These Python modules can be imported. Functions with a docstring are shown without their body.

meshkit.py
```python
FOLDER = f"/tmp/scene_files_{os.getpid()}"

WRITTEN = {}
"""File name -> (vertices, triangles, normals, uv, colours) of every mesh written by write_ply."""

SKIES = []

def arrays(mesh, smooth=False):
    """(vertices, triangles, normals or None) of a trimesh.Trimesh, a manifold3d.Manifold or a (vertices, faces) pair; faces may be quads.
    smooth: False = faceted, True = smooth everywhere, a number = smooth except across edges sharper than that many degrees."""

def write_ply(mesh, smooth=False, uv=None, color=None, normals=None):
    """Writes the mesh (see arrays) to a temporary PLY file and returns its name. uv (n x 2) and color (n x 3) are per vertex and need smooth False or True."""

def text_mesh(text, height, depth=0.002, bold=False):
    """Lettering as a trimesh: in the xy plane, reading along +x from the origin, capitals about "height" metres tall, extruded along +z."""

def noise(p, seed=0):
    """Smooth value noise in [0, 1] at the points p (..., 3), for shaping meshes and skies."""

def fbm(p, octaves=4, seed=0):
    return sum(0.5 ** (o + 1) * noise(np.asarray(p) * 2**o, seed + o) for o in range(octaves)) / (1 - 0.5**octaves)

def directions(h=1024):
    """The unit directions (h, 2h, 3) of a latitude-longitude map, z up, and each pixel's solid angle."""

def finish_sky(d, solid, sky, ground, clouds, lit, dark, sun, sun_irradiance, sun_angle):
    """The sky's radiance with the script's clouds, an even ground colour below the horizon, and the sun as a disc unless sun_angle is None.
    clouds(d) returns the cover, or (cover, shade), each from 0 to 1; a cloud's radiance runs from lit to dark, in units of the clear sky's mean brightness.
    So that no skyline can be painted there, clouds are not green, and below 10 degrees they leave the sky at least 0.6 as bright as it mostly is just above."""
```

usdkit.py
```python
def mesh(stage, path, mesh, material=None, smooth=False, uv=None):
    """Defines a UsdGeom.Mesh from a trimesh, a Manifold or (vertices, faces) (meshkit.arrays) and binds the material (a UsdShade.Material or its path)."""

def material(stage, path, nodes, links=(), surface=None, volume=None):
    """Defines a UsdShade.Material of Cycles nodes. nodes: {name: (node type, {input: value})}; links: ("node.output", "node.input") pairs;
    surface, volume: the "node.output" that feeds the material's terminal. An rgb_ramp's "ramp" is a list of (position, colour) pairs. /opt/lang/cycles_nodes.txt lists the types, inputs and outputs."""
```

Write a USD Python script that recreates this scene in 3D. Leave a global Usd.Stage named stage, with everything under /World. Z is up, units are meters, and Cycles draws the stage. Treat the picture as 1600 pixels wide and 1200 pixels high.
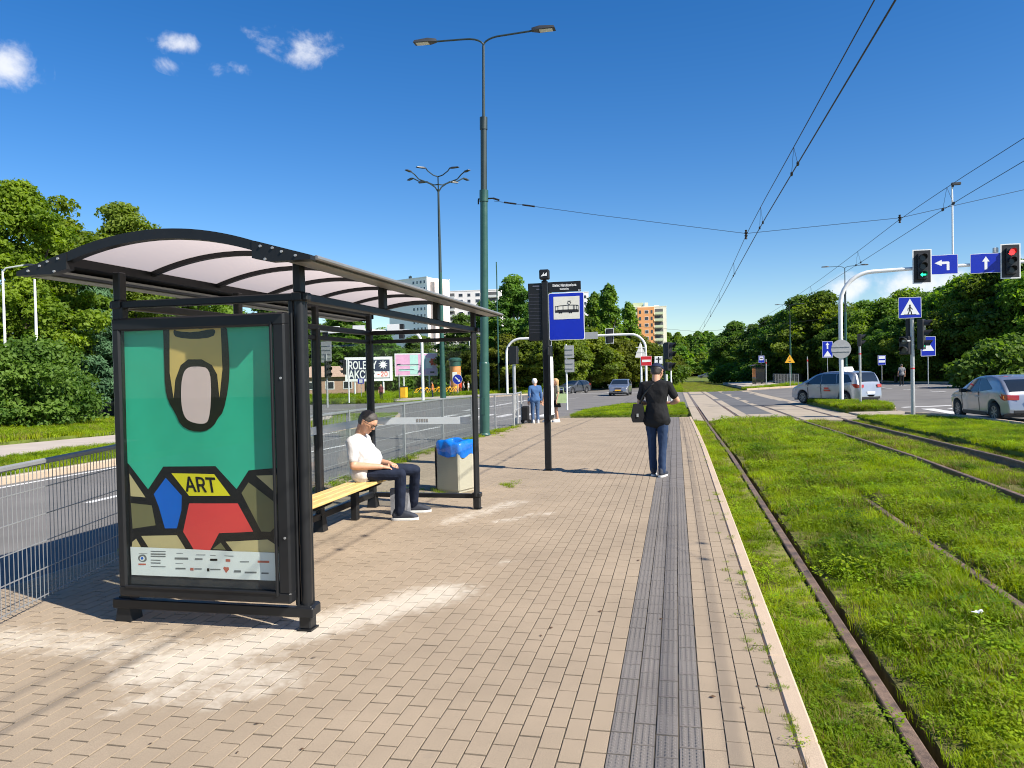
import math, random
import numpy as np, trimesh, manifold3d as m3
from shapely.geometry import Polygon, MultiPolygon, box as sbox, LineString
from pxr import Usd, UsdGeom, UsdShade, UsdLux, Gf, Sdf, Vt
import usdkit, meshkit
PI = math.pi
stage = Usd.Stage.CreateInMemory()
UsdGeom.SetStageUpAxis(stage, UsdGeom.Tokens.z); UsdGeom.SetStageMetersPerUnit(stage, 1.0)
UsdGeom.Xform.Define(stage, '/World'); UsdGeom.Scope.Define(stage, '/World/Looks')

# ------------------------------------------------------------------ camera
EYE = np.array([0, 0, 1.65]); FPX = 1180.0
def _basis(vp=(1056, 575), roll=0.0215):
    y = np.array([vp[0] - 800, vp[1] - 600, FPX]); y /= np.linalg.norm(y)
    u = np.array([-math.sin(roll), -math.cos(roll), 0.0]); u[2] = -(u[0] * y[0] + u[1] * y[1]) / y[2]; u /= np.linalg.norm(u)
    return np.stack([np.cross(y, u), y, u])
CB = _basis()
cam = UsdGeom.Camera.Define(stage, '/World/camera')
cam.CreateHorizontalApertureAttr(36.0); cam.CreateVerticalApertureAttr(27.0); cam.CreateFocalLengthAttr(36.0 * FPX / 1600)
cam.CreateClippingRangeAttr(Gf.Vec2f(0.05, 5000))
r_, u_, b_ = CB[:, 0], -CB[:, 1], -CB[:, 2]
cam.AddTransformOp().Set(Gf.Matrix4d(*r_, 0, *u_, 0, *b_, 0, *EYE, 1))
EXPOSURE = 0.9
cam.CreateExposureAttr(EXPOSURE)

# ------------------------------------------------------------------ sun and sky
SUN_EL = math.radians(40.8); SUN_AZ = math.atan2(0.93, -0.37)         # azimuth as atan2(x, y)
SUND = np.array([math.sin(SUN_AZ) * math.cos(SUN_EL), math.cos(SUN_AZ) * math.cos(SUN_EL), math.sin(SUN_EL)])
sun = UsdLux.DistantLight.Define(stage, '/World/sun')
sun.CreateIntensityAttr(1.25); sun.CreateAngleAttr(0.5); sun.CreateNormalizeAttr(True); sun.CreateColorAttr(Gf.Vec3f(1.0, 0.95, 0.87))
z_ = SUND; x_ = np.cross([0, 0, 1], z_); x_ /= np.linalg.norm(x_); y_ = np.cross(z_, x_)
sun.AddTransformOp().Set(Gf.Matrix4d(*x_, 0, *y_, 0, *z_, 0, 0, 0, 60, 1))

def sky_material():
    n = {'sky': ('sky_texture', {'sky_type': 'single_scattering', 'sun_disc': False, 'sun_elevation': SUN_EL, 'sun_rotation': SUN_AZ, 'altitude': 250.0, 'air_density': 1.0, 'aerosol_density': 0.35, 'ozone_density': 3.0}),
         'tc': ('texture_coordinate', {}), 'hsv': ('hsv', {'hue': 0.508, 'saturation': 1.37, 'value': 1.06}),
         'nz': ('noise_texture', {'scale': 26.0, 'detail': 7.0, 'roughness': 0.6, 'distortion': 0.25}),
         'nc': ('math', {'math_type': 'multiply_add', 'value2': 2.3, 'value3': -1.15}), 'bg': ('background_shader', {'strength': 0.078})}
    l = [('sky.color', 'hsv.color'), ('tc.generated', 'nz.vector'), ('nz.fac', 'nc.value1')]
    # fair-weather clouds: direction (azimuth, elevation, degrees from the camera's forward axis given as unit vectors), half sizes, cover
    blobs = [(6, 104, 44, 42, 1.05), (277, 68, 36, 17, .95), (270, 99, 22, 12, .5), (334, 106, 20, 17, .55), (373, 106, 30, 14, .55), (408, 60, 36, 24, .62), (440, 72, 30, 20, .4), (482, 78, 38, 24, .85),
             (1328, 450, 30, 22, 1.1), (1462, 446, 80, 34, 1.25), (1095, 533, 24, 7, .85), (1590, 430, 50, 30, 1.0), (1200, 560, 90, 12, .5)]
    last = None
    for i, (px, py, a, b, k) in enumerate(blobs):
        d = CB @ np.array([px - 800, py - 600, FPX]); d /= np.linalg.norm(d)
        rt = np.cross(d, [0, 0, 1]); rt /= np.linalg.norm(rt); up = np.cross(rt, d)
        s = FPX * (1 + ((px - 800) / FPX) ** 2 * .5)
        n[f'a{i}'] = ('vector_math', {'math_type': 'dot_product', 'vector2': rt * s / a})
        n[f'b{i}'] = ('vector_math', {'math_type': 'dot_product', 'vector2': up * s / b})
        n[f'f{i}'] = ('vector_math', {'math_type': 'dot_product', 'vector2': d})
        n[f'c{i}'] = ('combine_xyz', {}); n[f'n{i}'] = ('vector_math', {'math_type': 'length'})
        n[f'm{i}'] = ('map_range', {'range_type': 'smoothstep', 'from_min': 1.6, 'from_max': 0.0, 'to_min': 0.0, 'to_max': k, 'clamp': True})
        n[f'h{i}'] = ('math', {'math_type': 'greater_than', 'value2': 0.3}); n[f'g{i}'] = ('math', {'math_type': 'multiply'})
        l += [('tc.generated', f'{q}{i}.vector1') for q in 'abf'] + [(f'a{i}.value', f'c{i}.x'), (f'b{i}.value', f'c{i}.y'), (f'c{i}.vector', f'n{i}.vector1'), (f'n{i}.value', f'm{i}.value'), (f'f{i}.value', f'h{i}.value1'), (f'm{i}.result', f'g{i}.value1'), (f'h{i}.value', f'g{i}.value2')]
        if last:
            n[f'x{i}'] = ('math', {'math_type': 'maximum'}); l += [(last, f'x{i}.value1'), (f'g{i}.value', f'x{i}.value2')]; last = f'x{i}.value'
        else: last = f'g{i}.value'
    n['pos'] = ('math', {'math_type': 'greater_than', 'value2': 0.01}); n['np'] = ('math', {'math_type': 'multiply'})
    n['sum'] = ('math', {'math_type': 'add'}); n['cov'] = ('map_range', {'range_type': 'smoothstep', 'from_min': 0.25, 'from_max': 1.25, 'to_min': 0.0, 'to_max': 0.86, 'clamp': True})
    n['cl'] = ('mix_color', {'b': (7.2, 7.3, 7.6), 'use_clamp': False})
    l += [(last, 'pos.value1'), ('pos.value', 'np.value1'), ('nc.value', 'np.value2'), (last, 'sum.value1'), ('np.value', 'sum.value2'), ('sum.value', 'cov.value'), ('cov.result', 'cl.fac'), ('hsv.color', 'cl.a'), ('cl.result', 'bg.color')]
    return usdkit.material(stage, '/World/Looks/sky', n, l, surface='bg.background')
dome = UsdLux.DomeLight.Define(stage, '/World/sky')
UsdShade.MaterialBindingAPI.Apply(dome.GetPrim()).Bind(sky_material())
dome.GetPrim().SetCustomDataByKey('kind', 'structure')

# ------------------------------------------------------------------ materials
def mat(name, col, rough=0.6, metal=0.0, var=0.12, scale=6.0, bump=0.0, bscale=80.0, spec=0.5, rnd=0.0, coat=0.0, island=0.0, nrough=0.0, coord='tc.object', emit=0.0):
    """principled with noise in colour, optional fine bump, optional tone per object / per island"""
    col = np.array(col, float)
    n = {'tc': ('texture_coordinate', {}), 'geo': ('geometry', {}), 'p': ('principled_bsdf', {'roughness': rough, 'metallic': metal, 'specular_ior_level': spec, 'coat_weight': coat}),
         'n': ('noise_texture', {'scale': scale, 'detail': 6.0, 'roughness': 0.62}), 'r': ('rgb_ramp', {'ramp': [(0.28, col * (1 - var)), (0.72, np.minimum(col * (1 + var), 0.95))]})}
    l = [(coord, 'n.vector'), ('n.fac', 'r.fac')]
    c = 'r.color'
    for k, src, amt in (('o', 'oi.random', rnd), ('i', 'geo.random_per_island', island)):
        if amt:
            if k == 'o': n['oi'] = ('object_info', {})
            n[k + 'r'] = ('map_range', {'from_min': 0.0, 'from_max': 1.0, 'to_min': 1 - amt, 'to_max': 1 + amt}); n[k + 'h'] = ('hsv', {})
            l += [(src, k + 'r.value'), (k + 'r.result', k + 'h.value'), (c, k + 'h.color')]; c = k + 'h.color'
    l.append((c, 'p.base_color'))
    if bump:
        n['bn'] = ('noise_texture', {'scale': bscale, 'detail': 4.0, 'roughness': 0.65}); n['bp'] = ('bump', {'strength': min(1.0, bump), 'distance': 0.01})
        l += [(coord, 'bn.vector'), ('bn.fac', 'bp.height'), ('bp.normal', 'p.normal')]
    if nrough:
        n['rr'] = ('map_range', {'from_min': 0.3, 'from_max': 0.7, 'to_min': rough - nrough, 'to_max': rough + nrough}); l += [('n.fac', 'rr.value'), ('rr.result', 'p.roughness')]
    if emit:
        n['p'][1]['emission_strength'] = emit; n['p'][1]['emission_color'] = col
    return usdkit.material(stage, '/World/Looks/' + name, n, l, surface='p.BSDF')

def pane_mat(name, tint=(0.93, 0.96, 0.95), gl=1.0, rough=0.0):
    return usdkit.material(stage, '/World/Looks/' + name, {'geo': ('geometry', {}), 'd': ('vector_math', {'math_type': 'dot_product'}), 'a': ('math', {'math_type': 'absolute'}), 's': ('math', {'math_type': 'subtract', 'value1': 1.0}), 'pw': ('math', {'math_type': 'power', 'value2': 5.0}),
                            'f': ('math', {'math_type': 'multiply_add', 'value2': 0.8, 'value3': 0.018}), 't': ('transparent_bsdf', {'color': tint}), 'g': ('glossy_bsdf', {'color': (gl, gl, gl), 'roughness': rough}), 'm': ('mix_closure', {})},
                           [('geo.normal', 'd.vector1'), ('geo.incoming', 'd.vector2'), ('d.value', 'a.value1'), ('a.value', 's.value2'), ('s.value', 'pw.value1'), ('pw.value', 'f.value1'), ('f.value', 'm.fac'), ('t.BSDF', 'm.closure1'), ('g.BSDF', 'm.closure2')], surface='m.closure')

def leaf_mat(name, c0, c1, c2, trans=0.35, nscale=0.5, rough=0.5, olive=None):
    """foliage: colour by leaf (island), by clump (low-frequency noise) and by plant"""
    n = {'tc': ('texture_coordinate', {}), 'geo': ('geometry', {}), 'oi': ('object_info', {}), 'n': ('noise_texture', {'scale': nscale, 'detail': 3.0}),
         'a': ('math', {'math_type': 'multiply_add', 'value2': 0.55, 'value3': 0.0}), 'b': ('math', {'math_type': 'multiply_add', 'value2': 1.3, 'value3': -0.42}), 's': ('math', {'math_type': 'add'}),
         'r': ('rgb_ramp', {'ramp': [(0.0, c0), (0.5, c1), (1.0, c2)]}), 'or': ('map_range', {'to_min': 0.82, 'to_max': 1.2}), 'h': ('hsv', {}), 'orh': ('map_range', {'to_min': 0.485, 'to_max': 0.512}),
         'p': ('principled_bsdf', {'roughness': rough, 'specular_ior_level': 0.16}), 't': ('translucent_bsdf', {}), 'hs': ('hsv', {'saturation': 1.15, 'value': 1.35}), 'm': ('mix_closure', {'fac': trans})}
    l = [('geo.random_per_island', 'a.value1'), ('geo.position', 'n.vector'), ('n.fac', 'b.value1'), ('a.value', 's.value1'), ('b.value', 's.value2'), ('s.value', 'r.fac'), ('oi.random', 'or.value'), ('oi.random', 'orh.value'), ('or.result', 'h.value'), ('orh.result', 'h.hue'), ('r.color', 'h.color'),
         ('h.color', 'p.base_color'), ('h.color', 'hs.color'), ('hs.color', 't.color'), ('p.BSDF', 'm.closure1'), ('t.BSDF', 'm.closure2')]
    return usdkit.material(stage, '/World/Looks/' + name, n, l, surface='m.closure')

# ------------------------------------------------------------------ prims
_count = {}
def numbered(parent, name):
    k = parent + '/' + name; c = _count.get(k, 0); _count[k] = c + 1
    return k if c == 0 else f'{k}_{c:03d}'
def pathof(p): return '/World' if p is None else str(p.GetPath())
def setd(prim, label=None, cat=None, group=None, kind=None):
    for k, v in (('label', label), ('category', cat), ('group', group), ('kind', kind)):
        if v: prim.SetCustomDataByKey(k, v)
    return prim
def obj(name, mesh, material, parent=None, smooth=30, label=None, cat=None, group=None, kind=None, attr=None):
    if isinstance(mesh, list): mesh = J(*mesh)
    p = numbered(pathof(parent), name)
    m = usdkit.mesh(stage, p, mesh, material, smooth)
    if attr is not None:
        UsdGeom.PrimvarsAPI(m).CreatePrimvar('stain', Sdf.ValueTypeNames.Color3fArray, 'vertex').Set(Vt.Vec3fArray.FromNumpy(np.repeat(np.asarray(attr, np.float32)[:, None], 3, 1)))
    return setd(m.GetPrim(), label, cat, group, kind)
def thing(name, label=None, cat=None, loc=(0, 0, 0), rotz=0.0, group=None, kind=None, scale=None, parent=None, lean=0.0):
    x = UsdGeom.Xform.Define(stage, numbered(pathof(parent), name))
    x.AddTranslateOp().Set(Gf.Vec3d(*map(float, loc))); x.AddRotateZOp().Set(math.degrees(rotz))
    if lean: x.AddRotateYOp().Set(math.degrees(lean))
    s = (1, 1, 1) if scale is None else (scale,) * 3 if np.ndim(scale) == 0 else scale
    x.AddScaleOp().Set(Gf.Vec3f(*map(float, s)))
    return setd(x.GetPrim(), label, cat, group, kind)
def dup(root, loc, rotz=0.0, label=None, group=None, scale=None):
    was = root.GetCustomData(); base = root.GetName()
    while base[-4:-3] == '_' and base[-3:].isdigit(): base = base[:-4]
    x = thing(base, label or was.get('label'), was.get('category'), loc, rotz, group or was.get('group'), None, scale)
    x.GetReferences().AddInternalReference(root.GetPath()); x.SetInstanceable(True)
    return x
def instancer(name, protos, pos, idx, scale, yaw, tilt=None, parent=None, kind='stuff', label=None, cat=None):
    """protos: list of (mesh name, mesh, material)"""
    pi = UsdGeom.PointInstancer.Define(stage, numbered(pathof(parent), name)); rel = pi.CreatePrototypesRel()
    for nm, me, ma in protos:
        q = usdkit.mesh(stage, numbered(str(pi.GetPath()), nm), me, ma, False); rel.AddTarget(q.GetPath())
    n = len(pos); pi.CreatePositionsAttr(Vt.Vec3fArray.FromNumpy(np.asarray(pos, np.float32))); pi.CreateProtoIndicesAttr(Vt.IntArray.FromNumpy(np.asarray(idx, np.int32)))
    sc = np.asarray(scale, np.float32); sc = np.repeat(sc[:, None], 3, 1) if sc.ndim == 1 else sc
    pi.CreateScalesAttr(Vt.Vec3fArray.FromNumpy(sc)); h = np.asarray(yaw) / 2
    pi.CreateOrientationsAttr(Vt.QuathArray([Gf.Quath(float(math.cos(a)), 0.0, 0.0, float(math.sin(a))) for a in h]))
    return setd(pi.GetPrim(), label, cat, None, kind)

# ------------------------------------------------------------------ shapes (trimesh)
def TM(v, f): return trimesh.Trimesh(np.asarray(v, float), np.asarray(f, int), process=False)
def J(*ms):
    ms = [m for q in ms for m in (q if isinstance(q, (list, tuple)) else [q])]
    return trimesh.util.concatenate(ms) if len(ms) > 1 else ms[0]
def hull(pts):
    m = m3.Manifold.hull_points(np.asarray(pts, float)).to_mesh(); return TM(m.vert_properties[:, :3], m.tri_verts)
def B(sx, sy, sz, c=(0, 0, 0), bev=0.0):
    if bev <= 0:
        m = trimesh.creation.box((sx, sy, sz)); m.apply_translation(c); return m
    a = np.array([sx, sy, sz]) / 2; pts = []
    for s in np.ndindex(2, 2, 2):
        sg = np.array(s) * 2 - 1
        for k in range(3):
            q = a - bev; q[k] = a[k]; pts.append(sg * q + c)
    return hull(pts)
def BB(x0, x1, y0, y1, z0, z1, bev=0.0): return B(x1 - x0, y1 - y0, z1 - z0, ((x0 + x1) / 2, (y0 + y1) / 2, (z0 + z1) / 2), bev)
def _fr(t):
    a = np.cross(t, np.where(np.abs(t[:, 2:]) < 0.95, [0, 0, 1.0], [1.0, 0, 0])); a /= np.linalg.norm(a, axis=1, keepdims=True); return a, np.cross(t, a)
def TUBE(pts, r, n=8, cap=True):
    p = np.asarray(pts, float); t = np.gradient(p, axis=0); t /= np.linalg.norm(t, axis=1, keepdims=True); a, b = _fr(t)
    for i in range(1, len(p)):                                         # keep the frame from flipping
        q = a[i - 1] - t[i] * (a[i - 1] @ t[i]); a[i] = q / np.linalg.norm(q); b[i] = np.cross(t[i], a[i])
    an = np.arange(n) * 2 * PI / n + PI / n; r = np.broadcast_to(r, (len(p),))
    v = (p[:, None] + r[:, None, None] * (np.cos(an)[None, :, None] * a[:, None] + np.sin(an)[None, :, None] * b[:, None])).reshape(-1, 3)
    f = []
    for i in range(len(p) - 1):
        for j in range(n):
            k = (j + 1) % n; f += [[i * n + j, i * n + k, i * n + n + k], [i * n + j, i * n + n + k, i * n + n + j]]
    if cap:
        e = (len(p) - 1) * n; f += [[0, j + 1, j] for j in range(1, n - 1)] + [[e, e + j, e + j + 1] for j in range(1, n - 1)]
    m = TM(v, f); return m
def CY(p0, p1, r0, r1=None, n=12): return TUBE([p0, p1], [r0, r0 if r1 is None else r1], n)
def LATHE(prof, n=20, c=(0, 0, 0)):
    m = trimesh.creation.revolve(np.asarray(prof, float), sections=n); m.apply_translation(c); return m
def EXT(poly, d, y=0.0):
    """polygon in the x-z plane, facing -Y: front at y - d, back at y"""
    pl = poly if not isinstance(poly, (list, tuple)) else Polygon(poly)
    pl = pl.buffer(0)
    ms = []
    for g in getattr(pl, 'geoms', [pl]):
        if g.area > 1e-9:
            m = trimesh.creation.extrude_polygon(g, d, engine='earcut'); v = m.vertices.copy(); m = TM(np.stack([v[:, 0], y - v[:, 2], v[:, 1]], 1), m.faces[:, ::1]); ms.append(m)
    return J(*ms)
def MV(m, loc=(0, 0, 0), rz=0.0, rx=0.0, ry=0.0, s=1.0):
    m = m.copy(); T_ = trimesh.transformations
    m.apply_transform(T_.translation_matrix(loc) @ T_.rotation_matrix(rz, [0, 0, 1]) @ T_.rotation_matrix(ry, [0, 1, 0]) @ T_.rotation_matrix(rx, [1, 0, 0]) @ np.diag([s, s, s, 1])); return m
def TEXT(t, h, loc, d=0.002, bold=False, w=None):
    """lettering on a face that looks to -Y, centred at loc (x, z) and standing d proud of y = loc[1]"""
    m = meshkit.text_mesh(t, h, d, bold); v = m.vertices; b = m.bounds; k = 1.0 if w is None else w / (b[1][0] - b[0][0])
    return TM(np.stack([(v[:, 0] - (b[0][0] + b[1][0]) / 2) * k + loc[0], loc[1] - v[:, 2], v[:, 1] - (b[0][1] + b[1][1]) / 2 + loc[2]], 1), m.faces)
def ROUND(w, h, r, c=(0, 0), n=4): return sbox(c[0] - w / 2 + r, c[1] - h / 2 + r, c[0] + w / 2 - r, c[1] + h / 2 - r).buffer(r, quad_segs=n)

# ------------------------------------------------------------------ the lie of the land: level at the stop, falling away beyond it
YS = [-200, 16, 30, 45, 65, 100, 160, 400, 2000]; ZS = [0, 0, -.22, -.36, -.52, -.85, -1.3, -3, -6]
def T(X, Y):
    X, Y = np.asarray(X, float), np.asarray(Y, float)
    s = np.clip((Y - 15) / 35, 0, 1); s = s * s * (3 - 2 * s)
    return np.interp(Y, YS, ZS) - .013 * np.clip(-5 - X, 0, 25) * s + .03 * np.clip(X - 5, 0, 12) * s
def ramp(Y): return -.1 * np.clip((np.asarray(Y, float) - 22) / 9, 0, 1)
def sheet(poly, dz, cell=4.0, thick=0.12, fn=None, fine=None):
    """a sheet lying on the land: top plus an edge skirt; fn(x, y) adds relief"""
    pl = (poly if not isinstance(poly, (list, tuple)) else Polygon(poly)).buffer(0)
    x0, y0, x1, y1 = pl.bounds; V, F, n = [], [], 0
    cw, ch = (cell, cell) if np.ndim(cell) == 0 else cell
    xs, ys = np.arange(math.floor(x0 / cw), math.ceil(x1 / cw)) * cw, np.arange(math.floor(y0 / ch), math.ceil(y1 / ch)) * ch
    from shapely import prepare, contains_properly, intersection
    prepare(pl)
    for a in xs:
        for b in ys:
            q = sbox(a, b, a + cw, b + ch)
            if not contains_properly(pl, q): q = intersection(pl, q)
            for g in getattr(q, 'geoms', [q]):
                if g.geom_type != 'Polygon' or g.area < 1e-7: continue
                if g.equals(sbox(a, b, a + cw, b + ch)): v, f = np.array([[a, b], [a + cw, b], [a + cw, b + ch], [a, b + ch]]), np.array([[0, 1, 2], [0, 2, 3]])
                else: v, f = trimesh.creation.triangulate_polygon(g, engine='earcut')
                V.append(np.asarray(v)[:, :2]); F.append(np.asarray(f) + n); n += len(v)
    V, F = np.vstack(V), np.vstack(F)
    u, inv = np.unique(np.round(V, 5), axis=0, return_inverse=True); F = inv.ravel()[F]
    z = T(u[:, 0], u[:, 1]) + (dz(u[:, 0], u[:, 1]) if callable(dz) else dz)
    if fn is not None: z = z + fn(u[:, 0], u[:, 1])
    e1, e2 = u[F[:, 1]] - u[F[:, 0]], u[F[:, 2]] - u[F[:, 0]]
    fl = (e1[:, 0] * e2[:, 1] - e1[:, 1] * e2[:, 0]) < 0; F[fl] = F[fl][:, ::-1]
    v = np.column_stack([u, z])
    if thick:
        e = np.vstack([F[:, [0, 1]], F[:, [1, 2]], F[:, [2, 0]]]); key = {tuple(q) for q in e.tolist()}
        bd = np.array([q for q in e.tolist() if (q[1], q[0]) not in key])
        ids = np.unique(bd); mp = {k: len(v) + i for i, k in enumerate(ids)}
        v = np.vstack([v, v[ids] - [0, 0, thick]]); sk = []
        for p, q in bd: sk += [[p, mp[p], mp[q]], [p, mp[q], q]]
        F = np.vstack([F, sk])
    return TM(v, F)
# ------------------------------------------------------------------ materials in use
def rgb(r, g, b):                                                      # sRGB 0..255 to linear
    return tuple((c / 255 / 12.92 if c <= 10.3 else ((c / 255 + .055) / 1.055) ** 2.4) for c in (r, g, b))
K = {}
def stained(name, col, stain, var, island, bump=0.35, stain2=(0.2, 0.17, 0.13)):
    col = np.array(col)
    n = {'tc': ('texture_coordinate', {}), 'geo': ('geometry', {}), 'at': ('attribute', {'attribute': 'stain'}),
         'n1': ('noise_texture', {'scale': 1.1, 'detail': 6.0, 'roughness': 0.65}), 'n2': ('noise_texture', {'scale': 160.0, 'detail': 3.0, 'roughness': 0.7}), 'n3': ('noise_texture', {'scale': 9.0, 'detail': 6.0, 'roughness': 0.7, 'distortion': 0.6}),
         'r1': ('rgb_ramp', {'ramp': [(0.3, col * (1 - var)), (0.7, col * (1 + var))]}), 'r2': ('map_range', {'from_min': 0.25, 'from_max': 0.75, 'to_min': 0.76, 'to_max': 1.24}),
         'ir': ('map_range', {'to_min': 1 - island, 'to_max': 1 + island}), 'mul': ('math', {'math_type': 'multiply'}), 'h': ('hsv', {}), 'ih': ('map_range', {'to_min': 0.482, 'to_max': 0.508}),
         'sa': ('math', {'math_type': 'multiply_add', 'value2': 1.5, 'value3': -0.75}), 'ss': ('math', {'math_type': 'add'}), 'sm': ('map_range', {'range_type': 'smoothstep', 'from_min': 0.25, 'from_max': 1.05, 'to_min': 0.0, 'to_max': 0.8, 'clamp': True}), 'mx': ('mix_color', {'b': stain}),
         'sp': ('map_range', {'from_min': 0.62, 'from_max': 0.74, 'to_min': 0.0, 'to_max': 0.40, 'clamp': True}), 'mx2': ('mix_color', {'b': stain2}), 'n4': ('noise_texture', {'scale': 5.0, 'detail': 5.0, 'roughness': 0.7}),
         'p': ('principled_bsdf', {'roughness': 0.88, 'specular_ior_level': 0.25}), 'bp': ('bump', {'strength': bump, 'distance': 0.004})}
    l = [('geo.position', f'n{i}.vector') for i in (1, 2, 3, 4)] + [('n1.fac', 'r1.fac'), ('n2.fac', 'r2.value'), ('geo.random_per_island', 'ir.value'), ('ir.result', 'mul.value1'), ('r2.result', 'mul.value2'), ('mul.value', 'h.value'), ('geo.random_per_island', 'ih.value'), ('ih.result', 'h.hue'), ('r1.color', 'h.color'),
         ('n3.fac', 'sa.value1'), ('at.fac', 'ss.value1'), ('sa.value', 'ss.value2'), ('ss.value', 'sm.value'), ('n4.fac', 'sp.value'), ('sp.result', 'mx2.fac'), ('h.color', 'mx2.a'), ('mx2.result', 'mx.a'), ('sm.result', 'mx.fac'), ('mx.result', 'p.base_color'), ('n2.fac', 'bp.height'), ('bp.normal', 'p.normal')]
    return usdkit.material(stage, '/World/Looks/' + name, n, l, surface='p.BSDF')
K['paver'] = stained('beige_paver', (.350, .289, .188), (.55, .485, .39), .12, .155)
K['tactile'] = stained('grey_tactile_paver', (.170, .156, .138), (.3, .28, .26), .10, .08)
K['kerb'] = stained('kerb_concrete', (.46, .375, .25), (.6, .54, .46), .10, .05)
K['joint'] = mat('joint_sand', (.075, .060, .040), .95, var=.35, scale=3, coord='geo.position')
K['asphalt'] = mat('asphalt', (.155, .144, .131), .85, var=.16, scale=.7, bump=.5, bscale=120, spec=.3, coord='geo.position')
K['asphalt2'] = mat('patched_asphalt', (.115, .112, .11), .85, var=.2, scale=.9, bump=.5, bscale=120, spec=.3, coord='geo.position')
K['paint'] = mat('road_paint', (.62, .6, .56), .7, var=.2, scale=5, coord='geo.position')
K['concrete'] = mat('slab_concrete', (.36, .295, .215), .85, var=.16, scale=1.6, bump=.3, bscale=90, island=.08, coord='geo.position')
K['path'] = mat('path_paving', (.40, .34, .28), .9, var=.1, scale=1.5, bump=.3, bscale=60, coord='geo.position')
K['soil'] = mat('turf_soil', (.12, .115, .036), .95, var=.55, scale=6, bump=1.0, bscale=22, spec=.1, coord='geo.position')
K['turf'] = mat('turf', (.115, .145, .028), .95, var=.45, scale=1.4, bump=1.0, bscale=14, spec=.1, coord='geo.position')
K['dirt'] = mat('slot_dirt', (.085, .058, .038), .95, var=.4, scale=12, coord='geo.position')
K['railhead'] = mat('rail_steel', (.19, .125, .085), .6, .35, var=.55, scale=9, bump=.8, bscale=70, nrough=.15, coord='geo.position')
K['black'] = mat('black_powder_coat', (.011, .0115, .0125), .40, var=.15, scale=12, spec=.35, bump=.05, bscale=300)
K['blackmatt'] = mat('black_plastic', (.012, .012, .013), .5, var=.2, scale=12)
K['alu'] = mat('dull_aluminium', (.34, .33, .31), .42, .6, var=.1, scale=8)
K['galv'] = mat('galvanised_steel', (.42, .42, .41), .45, .55, var=.16, scale=9, nrough=.08)
K['whitepole'] = mat('pale_grey_paint', (.66, .66, .64), .4, var=.06, scale=3)
K['green'] = mat('green_pole_paint', (.022, .075, .058), .4, var=.14, scale=4, nrough=.07)
K['greendark'] = mat('dark_pole_paint', (.02, .034, .033), .45, var=.14, scale=4)
K['wood'] = usdkit.material(stage, '/World/Looks/varnished_wood', {'tc': ('texture_coordinate', {}), 'mp': ('mapping', {'scale': (14.0, 1.2, 14.0)}), 'n': ('noise_texture', {'scale': 5.0, 'detail': 6.0, 'roughness': .65, 'distortion': .4}), 'r': ('rgb_ramp', {'ramp': [(.3, (.50, .30, .09)), (.55, (.66, .44, .16)), (.75, (.74, .53, .23))]}), 'p': ('principled_bsdf', {'roughness': .45}), 'b': ('bump', {'strength': .15, 'distance': .004})},
                            [('tc.object', 'mp.vector'), ('mp.vector', 'n.vector'), ('n.fac', 'r.fac'), ('r.color', 'p.base_color'), ('n.fac', 'b.height'), ('b.normal', 'p.normal')], surface='p.BSDF')
K['glass'] = pane_mat('clear_pane', (.90, .93, .92))
K['carglass'] = mat('car_glass', (.012, .016, .02), .04, var=.05, spec=.8)
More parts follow.
